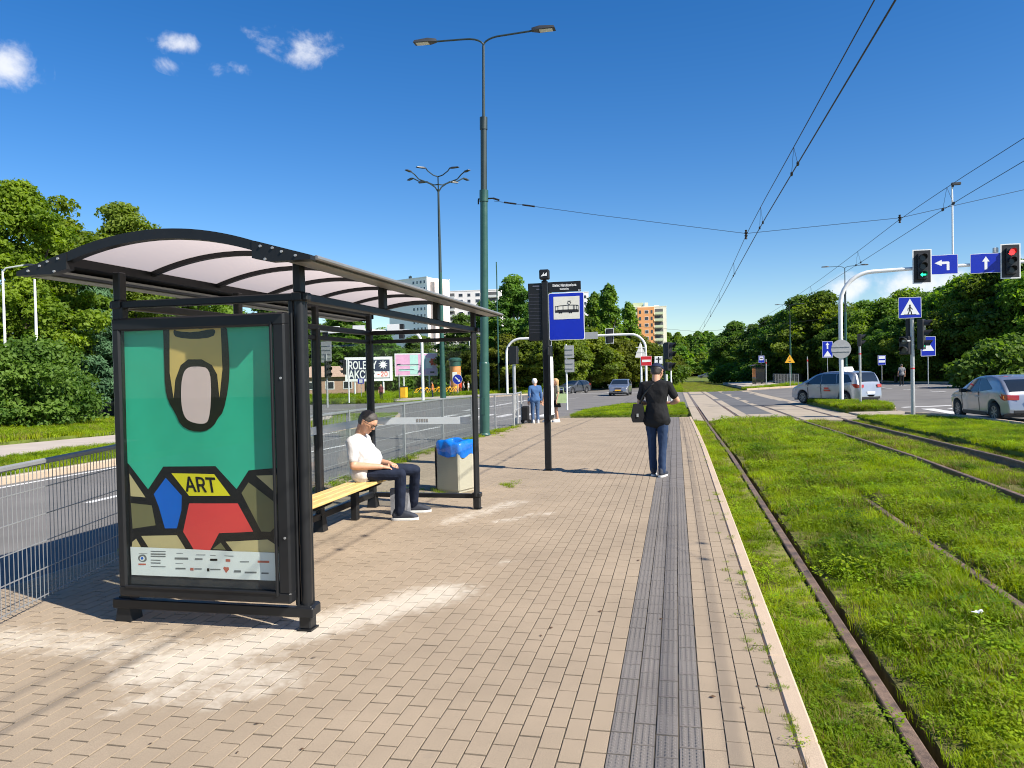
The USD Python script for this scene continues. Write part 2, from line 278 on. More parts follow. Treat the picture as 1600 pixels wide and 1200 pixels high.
K['roofsheet'] = usdkit.material(stage, '/World/Looks/opal_roof_sheet', {'d': ('diffuse_bsdf', {'color': (.62, .54, .51)}), 't': ('translucent_bsdf', {'color': (.66, .565, .53)}), 'g': ('glossy_bsdf', {'color': (.9, .9, .9), 'roughness': .25}), 'm': ('mix_closure', {'fac': .6}), 'm2': ('mix_closure', {'fac': .06})},
                                 [('d.BSDF', 'm.closure1'), ('t.BSDF', 'm.closure2'), ('m.closure', 'm2.closure1'), ('g.BSDF', 'm2.closure2')], surface='m2.closure')
K['signblue'] = mat('sign_blue', rgb(10, 38, 165), .35, var=.05)
K['signwhite'] = mat('sign_white', (.78, .78, .75), .4, var=.04)
K['signred'] = mat('sign_red', (.55, .02, .03), .4, var=.06)
K['signyellow'] = mat('sign_yellow', (.82, .42, .02), .4, var=.05)
K['ink'] = mat('black_ink', (.014, .014, .015), .5, var=.1)
K['signback'] = mat('sign_back_grey', (.36, .36, .35), .5, .3, var=.08)
K['lamphead'] = mat('lamp_head', (.05, .052, .055), .45, .2, var=.1)
K['wire'] = mat('wire_dark', (.02, .018, .017), .5, .4, var=.1)
K['trunk'] = mat('bark', (.085, .065, .048), .95, var=.35, scale=5, bump=.8, bscale=20)
K['red_lens'] = mat('red_lens_lit', (.9, .03, .03), .3, var=0, emit=1.6)
K['green_lens'] = mat('green_lens_lit', (.02, .8, .35), .3, var=0, emit=1.4)
K['lens'] = mat('dark_lens', (.02, .02, .02), .2, var=0)
K['tyre'] = mat('tyre_rubber', (.014, .014, .014), .8, var=.2)
K['rim'] = mat('wheel_rim', (.25, .25, .26), .35, .7, var=.1)

# ------------------------------------------------------------------ ground, roads, pavements
rng = np.random.default_rng(7)
def wob(s, a, seed=0): return lambda x, y: a * (meshkit.fbm(np.stack([np.asarray(x) / s, np.asarray(y) / s, 0 * np.asarray(x)], -1), 3, seed) - .5) * 2
def far_ground():
    gx = np.unique(np.concatenate([-np.geomspace(14, 1500, 26), np.arange(-14, 15, 4), np.geomspace(14, 1500, 26)])); gy = np.unique(np.concatenate([[-60, -30], np.arange(-12, 60, 6), np.geomspace(60, 2500, 40)]))
    XX, YY = np.meshgrid(gx, gy); z = T(XX, YY) - .34; nx, ny = len(gx), len(gy)
    i, j = np.meshgrid(np.arange(nx - 1), np.arange(ny - 1)); a = (j * nx + i).ravel()
    return TM(np.column_stack([XX.ravel(), YY.ravel(), z.ravel()]), np.vstack([np.column_stack([a, a + 1, a + nx + 1]), np.column_stack([a, a + nx + 1, a + nx])]))
obj('ground', far_ground(), K['turf'], smooth=True, kind='structure')
# left carriageway, the junction and its arms, right carriageway
ROAD_L = [(-5.42, -30), (-5.42, 31.5), (-4.4, 36), (-3.2, 44), (.5, 44), (.5, 78.5), (-3.4, 80), (-3.6, 400), (-15, 400), (-15.5, 84), (-19, 74), (-26, 63.5), (-140, 60), (-140, 40), (-20, 39.5), (-14, 37), (-11.6, 30), (-11.6, -30)]
ROAD_R = [(9.9, -30), (9.75, 24), (9.6, 28.5), (8.6, 31.2), (9.4, 36.5), (7.6, 43.2), (6.9, 44), (6.9, 78.5), (13.5, 84), (15, 100), (15, 400), (25, 400), (25, 93), (28.5, 73), (29, -30)]
obj('road', sheet(ROAD_L, -.15, 6.0), K['asphalt'], kind='structure'); obj('road', sheet(ROAD_R, -.15, 6.0), K['asphalt'], kind='structure')
obj('road', sheet([(2.9, 33.8), (4.1, 33.8), (4.1, 43), (6.9, 43), (6.9, 78.5), (.5, 78.5), (.5, 43), (2.9, 43)], -.165, 4.0), K['asphalt2'], kind='structure')
# footpath on the far left with verges either side, corner pavement beyond
obj('footpath', sheet([(-14.7, -10), (-14.7, 30), (-17.5, 36.5), (-24, 38.5), (-24, 36), (-19.6, 33), (-18.2, 27), (-18.2, -10)], -.06, 4.0), K['path'], kind='structure')
obj('footpath', sheet([(-19.5, 75.5), (-25, 66), (-33, 66), (-60, 67), (-60, 70), (-33, 74), (-24, 90), (-22, 96), (-18, 96)], -.10, 5.0), K['path'], kind='structure')
VL = [(-11.78, -10), (-11.78, 30), (-14.1, 36.9), (-17.2, 36.4), (-14.6, 30), (-14.6, -10)]
VL2 = [(-18.3, -10), (-18.3, 27), (-19.8, 33.2), (-24, 36.2), (-24, 39), (-75, 39), (-75, -10)]
VC = [(-4.35, 31.45), (.42, 31.45), (.42, 43.9), (-3.1, 43.9), (-4.3, 36.2)]
VI = [(6.95, 34.0), (8.7, 33.7), (9.35, 36.6), (7.5, 43.0), (6.95, 43.6)]
VR = [(6.6, -4), (9.7, -4), (9.6, 24), (9.45, 28.3), (8.4, 30.2), (6.6, 30.4)]
VF = [(-60, 64), (-26, 63.8), (-19.4, 74.6), (-25, 65.6), (-33, 65.6), (-60, 66.6)]
VB = [(-15.8, 85), (-15.3, 400), (-200, 400), (-200, 71), (-60, 70.4), (-33, 74.4), (-24, 90.4), (-22.2, 96.4), (-18, 96.4), (-19.4, 76.5)]
VT = [(26, 94), (29.5, 73), (30, -20), (160, -20), (160, 420), (25.4, 420)]
VM = [(7.0, 79.5), (13.4, 85), (14.6, 100), (14.6, 108), (12.5, 92), (8.0, 84), (7.0, 84)]
for k, (pl, dz, c, a) in enumerate([(VL, -.03, 1.5, .04), (VL2, .0, 5, .12), (VC, -.02, 1.5, .04), (VI, -.0, 1.0, .05), (VR, -.13, 1.0, .05), (VF, -.06, 4, .04), (VB, -.04, 9, .1), (VT, -.02, 9, .1), (VM, -.04, 3, .03)]):
    obj('verge', sheet(pl, dz, c, .3, wob(1.7, a, k)), K['turf'], kind='structure')
# kerbs: one stone after another along each road edge
def kerbs(name, pts, w=.14, L=1.0, top=-.02, h=.2, maxn=400, stain=0.0):
    root = thing(name, kind='structure'); ls = LineString(pts); n = min(maxn, int(ls.length / L))
    for i in range(n):
        a, b = np.array(ls.interpolate(i * L + .004).coords[0]), np.array(ls.interpolate((i + 1) * L - .004).coords[0]); d = b - a; c = (a + b) / 2
        m = B(np.linalg.norm(d), w, h, (0, 0, -h / 2), .012); z0, z1 = T(*a) + top, T(*b) + top
        m = MV(m, (c[0], c[1], (z0 + z1) / 2), math.atan2(d[1], d[0]), 0, 0); m.vertices[:, 2] += (m.vertices[:, :2] - c) @ (d / np.linalg.norm(d)) * (z1 - z0) / np.linalg.norm(d)
        obj('kerb_stone', m, K['kerb'], root, attr=None)
    return root
kerbs('kerb', [(-11.68, 8), (-11.68, 30), (-14.05, 37.0), (-20, 39.45)])
kerbs('kerb', [(-4.37, 36), (-3.15, 43.97), (.4, 43.97)]); kerbs('kerb', [(8.55, 31.3), (9.7, 28.4), (9.82, 20)])
kerbs('kerb', [(6.95, 43.75), (7.55, 43.15), (9.42, 36.5), (8.75, 33.6)]); kerbs('kerb', [(-19.2, 74.2), (-15.6, 84), (-15.1, 130)], L=2.0)
kerbs('kerb', [(6.9, 79.0), (13.5, 84.2), (15, 100), (15, 130)], L=1.5, top=.03); kerbs('kerb', [(28.7, 60), (28.6, 73), (25.1, 93.5), (25.1, 130)], L=2.0, top=.02)
# painted markings, 4 mm above the asphalt
def mark(root, pts, w=.12, dash=None, name='dash'):
    ls = LineString(pts); segs = [(0, ls.length)] if not dash else [(s, min(s + dash[0], ls.length)) for s in np.arange(0, ls.length, sum(dash))]
    for a, b in segs:
        q = LineString([ls.interpolate(t) for t in np.linspace(a, b, max(2, int((b - a) / 4) + 1))]).buffer(w / 2, cap_style=2)
        obj(name, sheet(q, -.146, 5.0, 0), K['paint'], root)
rm = thing('road_markings', kind='structure')
mark(rm, [(-8.5, 3), (-8.5, 34)], .14, (4, 2.5)); mark(rm, [(-11.3, 0), (-11.3, 31)], .12, (6, 3), 'edge_line'); mark(rm, [(-5.7, 0), (-5.7, 30)], .12, None, 'edge_line')
mark(rm, [(-7.2, 81), (-7.2, 200)], .15, (4, 4)); mark(rm, [(-11, 81), (-11, 200)], .15, (4, 4)); mark(rm, [(-3.5, 80), (-14.6, 81.5)], .5, None, 'stop_line'); mark(rm, [(-13.2, 55), (-6, 67), (-3, 80)], .15, (2, 2))
mark(rm, [(13.0, 10), (13.0, 38)], .14, (4, 2)); mark(rm, [(16.5, 10), (16.5, 38)], .14, (4, 2)); mark(rm, [(20, 10), (20, 90)], .14, (4, 3)); mark(rm, [(16.5, 52), (16.5, 120)], .14, (3, 3)); mark(rm, [(23.4, 38), (23.4, 92)], .12, (4, 4))
mark(rm, [(9.9, 36.8), (22.6, 38.4)], .45, None, 'stop_line'); mark(rm, [(-30, 50), (-13, 49)], .14, (3, 2)); mark(rm, [(-12, 42), (-11.9, 60)], .4, None, 'stop_line')
for k in range(7): mark(rm, [(10.4 + k * 1.0, 31.6), (10.45 + k * 1.0, 35.2)], .5, None, 'zebra_bar')
for k in range(6): mark(rm, [(-11.0 + k * 1.0, 33.5), (-11.0 + k * 1.0, 36.8)], .5, None, 'zebra_bar')

# ------------------------------------------------------------------ platform: pavers, tactile strip, kerb
PX0, PXE = -5.3, 0.585
def plat(x, y): return T(x, y) + ramp(y)
platform = thing('platform', kind='structure')
obj('bedding', sheet([(PX0, -4), (PX0, 24.6), (-5.9, 31.3), (.47, 31.3), (.47, -4)], lambda x, y: ramp(y) - .0048, 2.0, .3), K['joint'], platform)
def stain_at(x, y):
    """dried cement spilt round the shelter's feet"""
    s = np.zeros_like(x)
    for (ax, ay), (bx, by), r, k in [((-4.3, 4.05), (-2.75, 4.0), .27, .75), ((-2.9, 3.75), (-1.75, 5.4), .30, 1.05), ((-2.9, 3.7), (-2.2, 3.75), .28, .8), ((-2.75, 3.3), (-2.35, 3.6), .14, .7), ((-2.35, 3.35), (-2.1, 3.7), .12, .7), ((-2.5, 8.0), (-2.0, 9.3), .22, .7), ((-1.95, 8.1), (-1.75, 8.3), .12, .8), ((-1.6, 8.55), (-1.45, 8.6), .12, .8), ((-1.55, 6.3), (-1.4, 6.4), .08, .7), ((-4.9, 3.7), (-3.9, 4.0), .22, .7)]:
        d = np.array([bx - ax, by - ay]); t = np.clip(((x - ax) * d[0] + (y - ay) * d[1]) / (d @ d), 0, 1)
        s = np.maximum(s, k * np.exp(-(((x - ax - t * d[0]) ** 2 + (y - ay - t * d[1]) ** 2) / r ** 2)))
    return s
def paver_mesh(xc, yc, w, l, rg, jit=1.0, tilt=True):
    """chamfered concrete blocks, top and bevels only: (m blocks) -> vertices, faces, block index"""
    m = len(xc); cs = np.array([[-1, -1], [1, -1], [1, 1], [-1, 1]]); ang = rg.normal(0, .004, m) * jit
    dz = np.clip(rg.normal(0, .0007, m), -.0012, .002) * jit; tx, ty = (np.clip(rg.normal(0, .006, m), -.012, .012) * jit, np.clip(rg.normal(0, .004, m), -.008, .008) * jit)
    out = []
    for inset, h in ((.0038, 0.0), (.0028, -.0010), (.0028, -.013)):
        lx, ly = cs[None, :, 0] * (w / 2 - inset), cs[None, :, 1] * (l / 2 - inset - .0025)
        lx = np.broadcast_to(lx, (m, 4)); ly = np.broadcast_to(ly, (m, 4)); ca, sa = np.cos(ang)[:, None], np.sin(ang)[:, None]
        X, Y = xc[:, None] + lx * ca - ly * sa, yc[:, None] + lx * sa + ly * ca
        out.append(np.stack([X, Y, plat(X, Y) + h + (dz[:, None] + tx[:, None] * lx + ty[:, None] * ly if h > -.01 else -.002)], -1))
    v = np.concatenate(out, 1); f = [[0, 1, 2], [0, 2, 3]]
    for r in (0, 4):
        for k in range(4):
            a, b = r + k, r + (k + 1) % 4; f += [[a, a + 4, b + 4], [a, b + 4, b]]
    return v, np.array(f)
def lay(cols, w, l, y0, y1, parent, names, m, rg, nsolo, extra=None, ang=None):
    xc, yc = [], []
    for k, cx in enumerate(cols):
        ys = np.arange(y0 + (.5 * l if k % 2 else 0) + rg.normal(0, .004), y1, l); ys = ys + rg.normal(0, .0012, len(ys)); xc += [cx] * len(ys); yc += list(ys)
    xc, yc = np.array(xc), np.array(yc)
    v, f = paver_mesh(xc, yc, w, l, rg)
    see = np.array([(CB.T @ (np.array([x, y, 0]) - EYE)) for x, y in zip(xc, yc)]); px = 800 + FPX * see[:, 0] / see[:, 2]; py = 600 + FPX * see[:, 1] / see[:, 2]
    ok = (px > -20) & (px < 1620) & (py < 1215) & (see[:, 2] > .5); order = np.argsort(np.where(ok, see[:, 2], 1e6))
    solo = set(order[:nsolo].tolist())
    for i in order[:nsolo]:
        me = TM(v[i], f)
        if extra is not None: me = J(me, extra(xc[i], yc[i]))
        obj(names[0], me, m, parent, smooth=False, attr=stain_at(me.vertices[:, 0], me.vertices[:, 1]))
    rest = [i for i in range(len(xc)) if i not in solo]
    me = TM(v[rest].reshape(-1, 3), (f[None] + 12 * np.arange(len(rest))[:, None, None]).reshape(-1, 3))
    obj(names[1], me, m, parent, smooth=False, kind='stuff', attr=stain_at(me.vertices[:, 0], me.vertices[:, 1]))
    if extra is not None:
        near = [i for i in rest if ok[i] and see[i, 2] < 9]
        if near: obj('tactile_bumps', J(*[extra(xc[i], yc[i]) for i in near]), m, parent, smooth=False, kind='stuff', attr=np.zeros(sum(len(extra(xc[i], yc[i]).vertices) for i in near)))
colsL = [-.32 - .05 - .1015 * k for k in range(49)]; colsR = [.087 + .0495 + .0995 * k for k in range(4)]
lay(colsL + colsR, .1, .2015, -.5, 31.2, platform, ('paver', 'paver_field'), K['paver'], rng, 300)
def bumps(x, y):
    """raised ribs of a tactile slab"""
    V, F, n = [], [], 0
    for ix in (-1, 0, 1):
        for iy in range(-3, 4):
            cx, cy = x + ix * .029, y + iy * .027; z = float(plat(cx, cy)); a, h = .0085, .0045
            V += [[cx - a, cy - a, z - .001], [cx + a, cy - a, z - .001], [cx + a, cy + a, z - .001], [cx - a, cy + a, z - .001], [cx - a * .5, cy - a * .5, z + h], [cx + a * .5, cy - a * .5, z + h], [cx + a * .5, cy + a * .5, z + h], [cx - a * .5, cy + a * .5, z + h]]
            F += [[n + q for q in t] for t in ([4, 5, 6], [4, 6, 7], [0, 1, 5], [0, 5, 4], [1, 2, 6], [1, 6, 5], [2, 3, 7], [2, 7, 6], [3, 0, 4], [3, 4, 7])]; n += 8
    return TM(V, F)
strip = thing('tactile_strip', kind='structure')
lay([-.27 + .1015 * k for k in range(4)], .1, .2015, -.5, 31.2, strip, ('tactile_slab', 'tactile_slab_field'), K['tactile'], rng, 150, bumps)
pk = thing('platform_kerb', kind='structure')
for i in range(36):
    y0 = -3.5 + i * 1.0
    if y0 > 31: break
    m = BB(.485 + .003, PXE, y0 + .004, y0 + .996, -.5, .0 + rng.normal(0, .0015), .012); v = m.vertices; v[:, 2] += plat(v[:, 0], v[:, 1]); obj('kerb_stone', m, K['kerb'], pk, smooth=False, attr=np.full(len(v), .12))
# ------------------------------------------------------------------ tram track: turf bed, rails in their slots, crossing slabs
RX = [1.085, 2.475, 4.53, 6.05]
def bedrelief(x, y):
    b = .05 * (meshkit.fbm(np.stack([x / .9, y / .9, 0 * x], -1), 4, 3) - .5) * 2 * np.clip((np.abs(x - 1.09) - .08) / .35, 0, 1) + .012 * (np.abs(x - 1.09) < .12)
    b = b + np.where((x > 1.3) & (x < 4.2), .03, 0) * np.clip((24 - y) / 10, 0, 1) - np.where(x > 4.2, .05, 0)
    b = b + .05 * np.exp(-((x - 2.6) / .35) ** 2) * np.where((y > 5.8) & (y < 11), -.4, 1) - .11 * np.exp(-((x - 4.42) / .22) ** 2) - .09 * np.exp(-((x - 5.96) / .18) ** 2) - .0 * np.exp(-((x - .98) / .12) ** 2)
    return b
BED = [('a', .60, 1.035), ('b', 1.195, 2.40), ('c', 2.52, 4.47), ('d', 4.595, 5.99), ('e', 6.14, 6.62)]
for n_, a, b in BED:
    obj('track_turf', sheet([(a, -3), (a, 29.6), (b, 29.6), (b, -3)], -.20, (.4, .5), .25, bedrelief), K['soil'], smooth=True, kind='structure')
    obj('track_turf', sheet([(a, 78.6), (a, 400), (b, 400), (b, 78.6)], -.19, (2, 12), .2), K['turf'], smooth=True, kind='structure')
obj('track_slots', sheet([(.6, -3), (6.6, -3), (6.6, 29.6), (.6, 29.6)], -.30, 3.0, 0), K['dirt'], kind='structure')
def rail(x):
    ys = np.concatenate([np.arange(-3, 40, 1.0), np.arange(40, 401, 6.0)])
    pr = np.array([(-.036, 0), (-.036, -.03), (-.010, -.045), (-.010, -.13), (-.07, -.15), (.07, -.15), (.010, -.13), (.010, -.045), (.036, -.03), (.036, 0), (.030, .004), (-.030, .004)])
    n = len(pr); V = np.array([[x + p[0], y, float(T(x, y)) - .168 + p[1]] for y in ys for p in pr]); F = []
    for i in range(len(ys) - 1):
        for j in range(n):
            k = (j + 1) % n; F += [[i * n + j, i * n + n + j, i * n + n + k], [i * n + j, i * n + n + k, i * n + k]]
    return TM(V, np.array(F)[:, ::-1])
for x, lb in zip(RX, ['brown tram rail nearest the platform kerb, lying in an open dark slot', 'half-overgrown second tram rail from the platform, showing through the turf', 'dark raised tram rail of the far track, third from the platform', 'outermost tram rail of the far track, beside the right-hand verge']):
    obj('tram_rail', rail(x), K['railhead'], smooth=False, label=lb, cat='rail', group=None)
tx_ = thing('track_crossing', kind='structure')
def slab(x0, x1, y0, y1, top=-.16):
    m = BB(x0 + .006, x1 - .006, y0 + .006, y1 - .006, -.2, rng.normal(0, .003), .012); v = m.vertices; v[:, 2] += T(v[:, 0], v[:, 1]) + top; return m
for y0 in np.concatenate([np.arange(29.7, 43.2, 1.5), np.arange(43.2, 78, 3.0)]):
    L = 1.5 if y0 < 43 else 3.0
    for x0, x1 in ((.62, 1.03), (1.16, 2.42), (2.53, 2.95), (4.05, 4.48), (4.60, 5.99), (6.11, 6.9)): obj('concrete_slab', slab(x0, x1, y0, y0 + L), K['concrete'], tx_)
    if y0 < 33.5: obj('concrete_slab', slab(2.95, 4.05, y0, y0 + L), K['concrete'], tx_)
for y0 in (30.5, 31.5, 32.5):
    for x0 in (6.95, 7.95): obj('concrete_slab', slab(x0, x0 + 1.0, y0, y0 + 1.0, -.1), K['concrete'], tx_)
obj('crossing_bed', sheet([(.6, 29.6), (.6, 78.6), (6.9, 78.6), (6.9, 44), (8.6, 33.6), (8.6, 30.3), (6.9, 29.6)], -.33, 4.0, .1), K['dirt'], tx_)

# ------------------------------------------------------------------ grass
K['blade'] = leaf_mat('grass_blade', (.075, .135, .006), (.38, .47, .016), (.68, .66, .07), .46, .9)
K['weed'] = leaf_mat('weed_leaf', (.07, .14, .007), (.32, .43, .016), (.58, .62, .06), .46, .8)
K['straw'] = leaf_mat('dry_grass', (.16, .13, .04), (.28, .22, .08), (.40, .33, .15), .25, 1.0)
def tuft(seed, n, R, h0, h1, w, lean=.6):
    g = np.random.default_rng(seed); V, F = [], []
    for i in range(n):
        a, r = g.uniform(0, 2 * PI), R * math.sqrt(g.uniform()); x, y = r * math.cos(a), r * math.sin(a); h = g.uniform(h0, h1); d = g.uniform(0, 2 * PI); le = lean * h * g.uniform(.3, 1.2); ww = w * g.uniform(.7, 1.3)
        dx, dy = math.cos(d), math.sin(d); sx, sy = -dy * ww / 2, dx * ww / 2; k = len(V)
        m = (x + dx * le * .35, y + dy * le * .35, h * .62); t = (x + dx * le, y + dy * le, h)
        V += [(x - sx, y - sy, -.02), (x + sx, y + sy, -.02), (m[0] + sx * .8, m[1] + sy * .8, m[2]), (m[0] - sx * .8, m[1] - sy * .8, m[2]), t]; F += [(k, k + 1, k + 2), (k, k + 2, k + 3), (k + 3, k + 2, k + 4)]
    return TM(V, F)
def weed(seed, n, R, h, s):
    g = np.random.default_rng(seed); V, F = [], []
    for i in range(n):
        a, r = g.uniform(0, 2 * PI), R * math.sqrt(g.uniform()); c = np.array([r * math.cos(a), r * math.sin(a), h * g.uniform(.25, 1)]); d = g.uniform(0, 2 * PI); u = np.array([math.cos(d), math.sin(d), g.uniform(-.5, .5)]); u /= np.linalg.norm(u)
        b = np.cross(u, [0, 0, 1.0]); b /= np.linalg.norm(b); b = b * .5 + np.array([0, 0, g.uniform(-.2, .2)]); l = s * g.uniform(.6, 1.3); k = len(V)
        V += [c, c + u * l * .5 + b * l * .5, c + u * l, c + u * l * .5 - b * l * .5]; F += [(k, k + 1, k + 2), (k, k + 2, k + 3)]
    return TM(V, F)
PROT = [('tuft', tuft(1, 50, .11, .03, .085, .0065), K['blade']), ('tuft', tuft(2, 50, .12, .04, .12, .006, .8), K['blade']), ('tuft', tuft(3, 46, .10, .02, .06, .007, 1.0), K['blade']),
        ('weed', weed(4, 60, .13, .08, .030), K['weed']), ('weed', weed(5, 48, .12, .10, .042), K['weed']), ('dry_tuft', tuft(6, 30, .1, .04, .12, .005, 1.0), K['straw'])]
def scatter(n, x0, x1, y0, y1, g, near=True):
    x = g.uniform(x0, x1, n); y = y0 * (y1 / y0) ** g.uniform(0, 1, n) if near else g.uniform(y0, y1, n); return x, y
def seen(x, y, z, m=30):
    c = (np.stack([x, y, z], -1) - EYE) @ CB; px = 800 + FPX * c[:, 0] / c[:, 2]; py = 600 + FPX * c[:, 1] / c[:, 2]
    return (c[:, 2] > .3) & (px > -m) & (px < 1600 + m) & (py < 1200 + 3 * m)
def plant(name, label, x, y, z, g, w=(3, 3, 3, 2, 1.5, .8), smin=.7, smax=1.25, kz=None, size=None, cat='grass'):
    p = np.array(w, float); idx = g.choice(6, len(x), p=p / p.sum()); s = g.uniform(smin, smax, len(x)) * (1 if size is None else size)
    sc = np.stack([s, s, s * (1 if kz is None else kz)], -1)
    instancer(name, PROT, np.stack([x, y, z], -1), idx, sc, g.uniform(0, 2 * PI, len(x)), label=label, cat=cat)
g = np.random.default_rng(21)
x, y = scatter(52000, .585, 8.6, 1.15, 29.6, g)
ok = np.zeros(len(x), bool)
for _, a, b in BED: ok |= (x > a - .01) & (x < b + .01)
ok |= (np.abs(x - 2.475) < .1) & (meshkit.noise(np.stack([y / .9, 0 * y, 0 * y], -1), 5) < .62)
ok &= x < 6.62
ok &= ~((x > 1.005) & (x < 1.24) & (y < 40)); ok &= ~((np.abs(x - 2.50) < .13) & (y > 6.0) & (y < 10.8)) ; ok &= ~((x > 4.43) & (x < 4.62)); ok &= ~((x > 5.95) & (x < 6.12))
z = T(x, y) - .20 + bedrelief(x, y)
bare = meshkit.fbm(np.stack([x / .7, y / 1.4, 0 * x], -1), 3, 9); ok &= (bare > .14 + .08 * (x > 4.4)) & seen(x, y, z)
ok &= (g.uniform(size=len(x)) < np.clip(.62 + 2.2 * (bare - .3), 0, 1))
x, y, z = x[ok], y[ok], z[ok]
size = np.clip(.8 + y * .03, .8, 1.7) * np.where(x > 4.3, .8, 1.0) * (.75 + .6 * meshkit.noise(np.stack([x / .5, y / .5, 0 * x], -1), 8)); size = np.where(x < 1.0, size * .72, size); size = np.where(np.abs(x - 1.12) < .32, size * .7, size); size = np.where((x > 4.0) & (x < 4.5) | (x > 5.5), size * .62, size)
dry = x > 4.6
plant('track_grass', 'bright green weedy grass growing over the tram track beds', x[~dry], y[~dry], z[~dry], g, size=size[~dry]); plant('dry_track_grass', 'thin yellowing grass between the rails of the far tram track', x[dry], y[dry], z[dry], g, (2, 2, 3, 1, .5, 3), size=size[dry])
def verge_grass(name, label, poly, n, dz, seed, near=False, w=(3, 3, 3, 2, 1.5, .3), size=1.0, kz=None, amp=.04, k=0, y0=None):
    g = np.random.default_rng(seed); pl = Polygon(poly).buffer(-.04); a = pl.bounds; x, y = scatter(n, a[0], a[2], max(a[1], y0 or .8), a[3], g, near)
    from shapely import contains_xy
    ok = contains_xy(pl, x, y); z = T(x, y) + dz + wob(1.7, amp, k)(x, y); ok &= seen(x, y, z); plant(name, label, x[ok], y[ok], z[ok], g, w, size=size, kz=kz)
verge_grass('verge_grass', 'smooth mown grass right of the tram tracks', VR, 22000, -.13, 1, True, size=1.0, amp=.05, k=5, y0=6)
verge_grass('verge_grass', 'strip of grass across the end of the platform', VC, 9000, -.02, 2, size=.95, k=2)
verge_grass('verge_grass', 'tall tufty grass on the island round the signal gantry pole', VI, 2600, .0, 3, size=1.5, kz=1.0, amp=.05, k=3, w=(3, 3, 1, 2, 2, 1))
verge_grass('verge_grass', 'grass strip between the left road and the footpath', VL, 14000, -.03, 4, size=.95, amp=.04, k=0, y0=8)
verge_grass('verge_grass', 'rough grass and weeds beyond the footpath on the far left', [(-18.3, 8), (-18.3, 27), (-20, 33.2), (-24, 36), (-24, 38.6), (-34, 38.6), (-34, 8)], 15000, .0, 5, size=1.9, kz=1.0, w=(3, 3, 2, 2.5, 2, 1.4), amp=.12, k=1, y0=10)
lf = []
for k in range(38):
    lx, ly = g.uniform(-4.6, .45), 2.2 * 7 ** g.uniform(0, 1); s = g.uniform(.009, .02); a = g.uniform(0, 6.28); zz = float(plat(lx, ly)) + .004; u = np.array([math.cos(a), math.sin(a)]) * s; v = np.array([-u[1], u[0]]) * .55
    lf.append(TM([[lx - u[0], ly - u[1], zz], [lx + v[0], ly + v[1], zz + s * .35], [lx + u[0], ly + u[1], zz + s * .2], [lx - v[0], ly - v[1], zz + s * .1]], [[0, 3, 1], [1, 3, 2]]))
obj('leaf_litter', lf, mat('dead_leaf', (.16, .085, .04), .8, var=.3, scale=30, island=.4), smooth=False, kind='stuff', label='small dry fallen leaves scattered over the platform paving', cat='leaves')
lt_ = thing('paper_scrap', 'scrap of white paper lying in the grass of the near tram track', 'litter', (1.94, 5.6, -.04)); g2 = np.random.default_rng(3); pts_ = np.array([[i * .022, j * .018, 0] for i in range(4) for j in range(4)]) + g2.normal(0, .008, (16, 3)); obj('sheet', TM(pts_, [t for i in range(3) for j in range(3) for t in ((i * 4 + j, i * 4 + j + 4, i * 4 + j + 5), (i * 4 + j, i * 4 + j + 5, i * 4 + j + 1))]), K['signwhite'], lt_, smooth=False)
# weeds in the joints along the kerb, at the lamp post and the foot of the fence
x = np.concatenate([np.full(60, .487) + g.normal(0, .012, 60), np.full(16, .385) + g.normal(0, .01, 16), g.uniform(-5.25, -4.95, 260), g.uniform(-5.3, -4.4, 60), g.uniform(-4.0, -3.1, 24), g.uniform(-2.5, -2.3, 10)]); y = np.concatenate([2.2 * 11 ** g.uniform(0, 1, 60), 2.6 + 9 * g.uniform(0, 1, 16), g.uniform(6.2, 24, 260), g.uniform(19.0, 24.4, 60), g.uniform(9.5, 10.2, 24), g.uniform(10.4, 10.9, 10)])
keep = (y < 20) | (x < -4.7)
x, y = x[keep], y[keep]; plant('joint_weeds', 'small weeds and grass in the joints of the platform paving and along its fence', x, y, plat(x, y) - .005, g, (3, 1, 3, 2, 1, 1), size=np.where(x > 0, .36, np.where(x < -4.9, .9, .6)))
# ------------------------------------------------------------------ tram shelter
SC = np.array([-3.05, 6.65, 0.0])
def S(*ms): return MV(J(*ms), -SC)
sh = thing('tram_shelter', 'black framed tram shelter with arched opal roof and glass walls on the platform', 'shelter', SC)
XF, XB, YN, YF = -2.375, -3.715, 4.5, 8.8
PY = [4.5, 5.93, 7.37, 8.8]
for y in PY:
    if y in (YN, YF):
        obj('post', S(CY((XF, y, .16), (XF, y, 2.16), .036, n=14), CY((XF + .0, y + (.058 if y == YN else -.058), .16), (XF, y + (.058 if y == YN else -.058), 2.16), .022, n=10), CY((XF - .055 if y == YN else XF, y - .01, .16), (XF - .055 if y == YN else XF, y - .01, 2.14), .018, n=10)), K['black'], sh)
        obj('foot', S(BB(XF - .04, XF + .04, y - .045, y + .045, .012, .16, .008), BB(XF - .05, XF + .05, y - .055, y + .055, .0, .012)), K['black'], sh)
    obj('post', S(BB(XB - .04, XB + .04, y - .04, y + .04, .16, 2.16, .012)), K['black'], sh)
    obj('foot', S(hull([(XB + a * .06, y + b * .06, 0.0) for a in (-1, 1) for b in (-1, 1)] + [(XB + a * .042, y + b * .042, .17) for a in (-1, 1) for b in (-1, 1)])), K['black'], sh)
for x in (XF, XB):
    obj('beam', S(BB(x - .035, x + .035, YN - .05, YF + .05, 2.135, 2.19, .006)), K['black'], sh)
    for y in PY: obj('roof_strut', S(BB(x - .028, x + .028, y - .035, y + .035, 2.19, 2.385, .006)), K['black'], sh)
for y in (YN, YF): obj('cross_beam', S(BB(XB - .06, XF + .07, y - .032, y + .032, 2.137, 2.187, .006)), K['black'], sh)
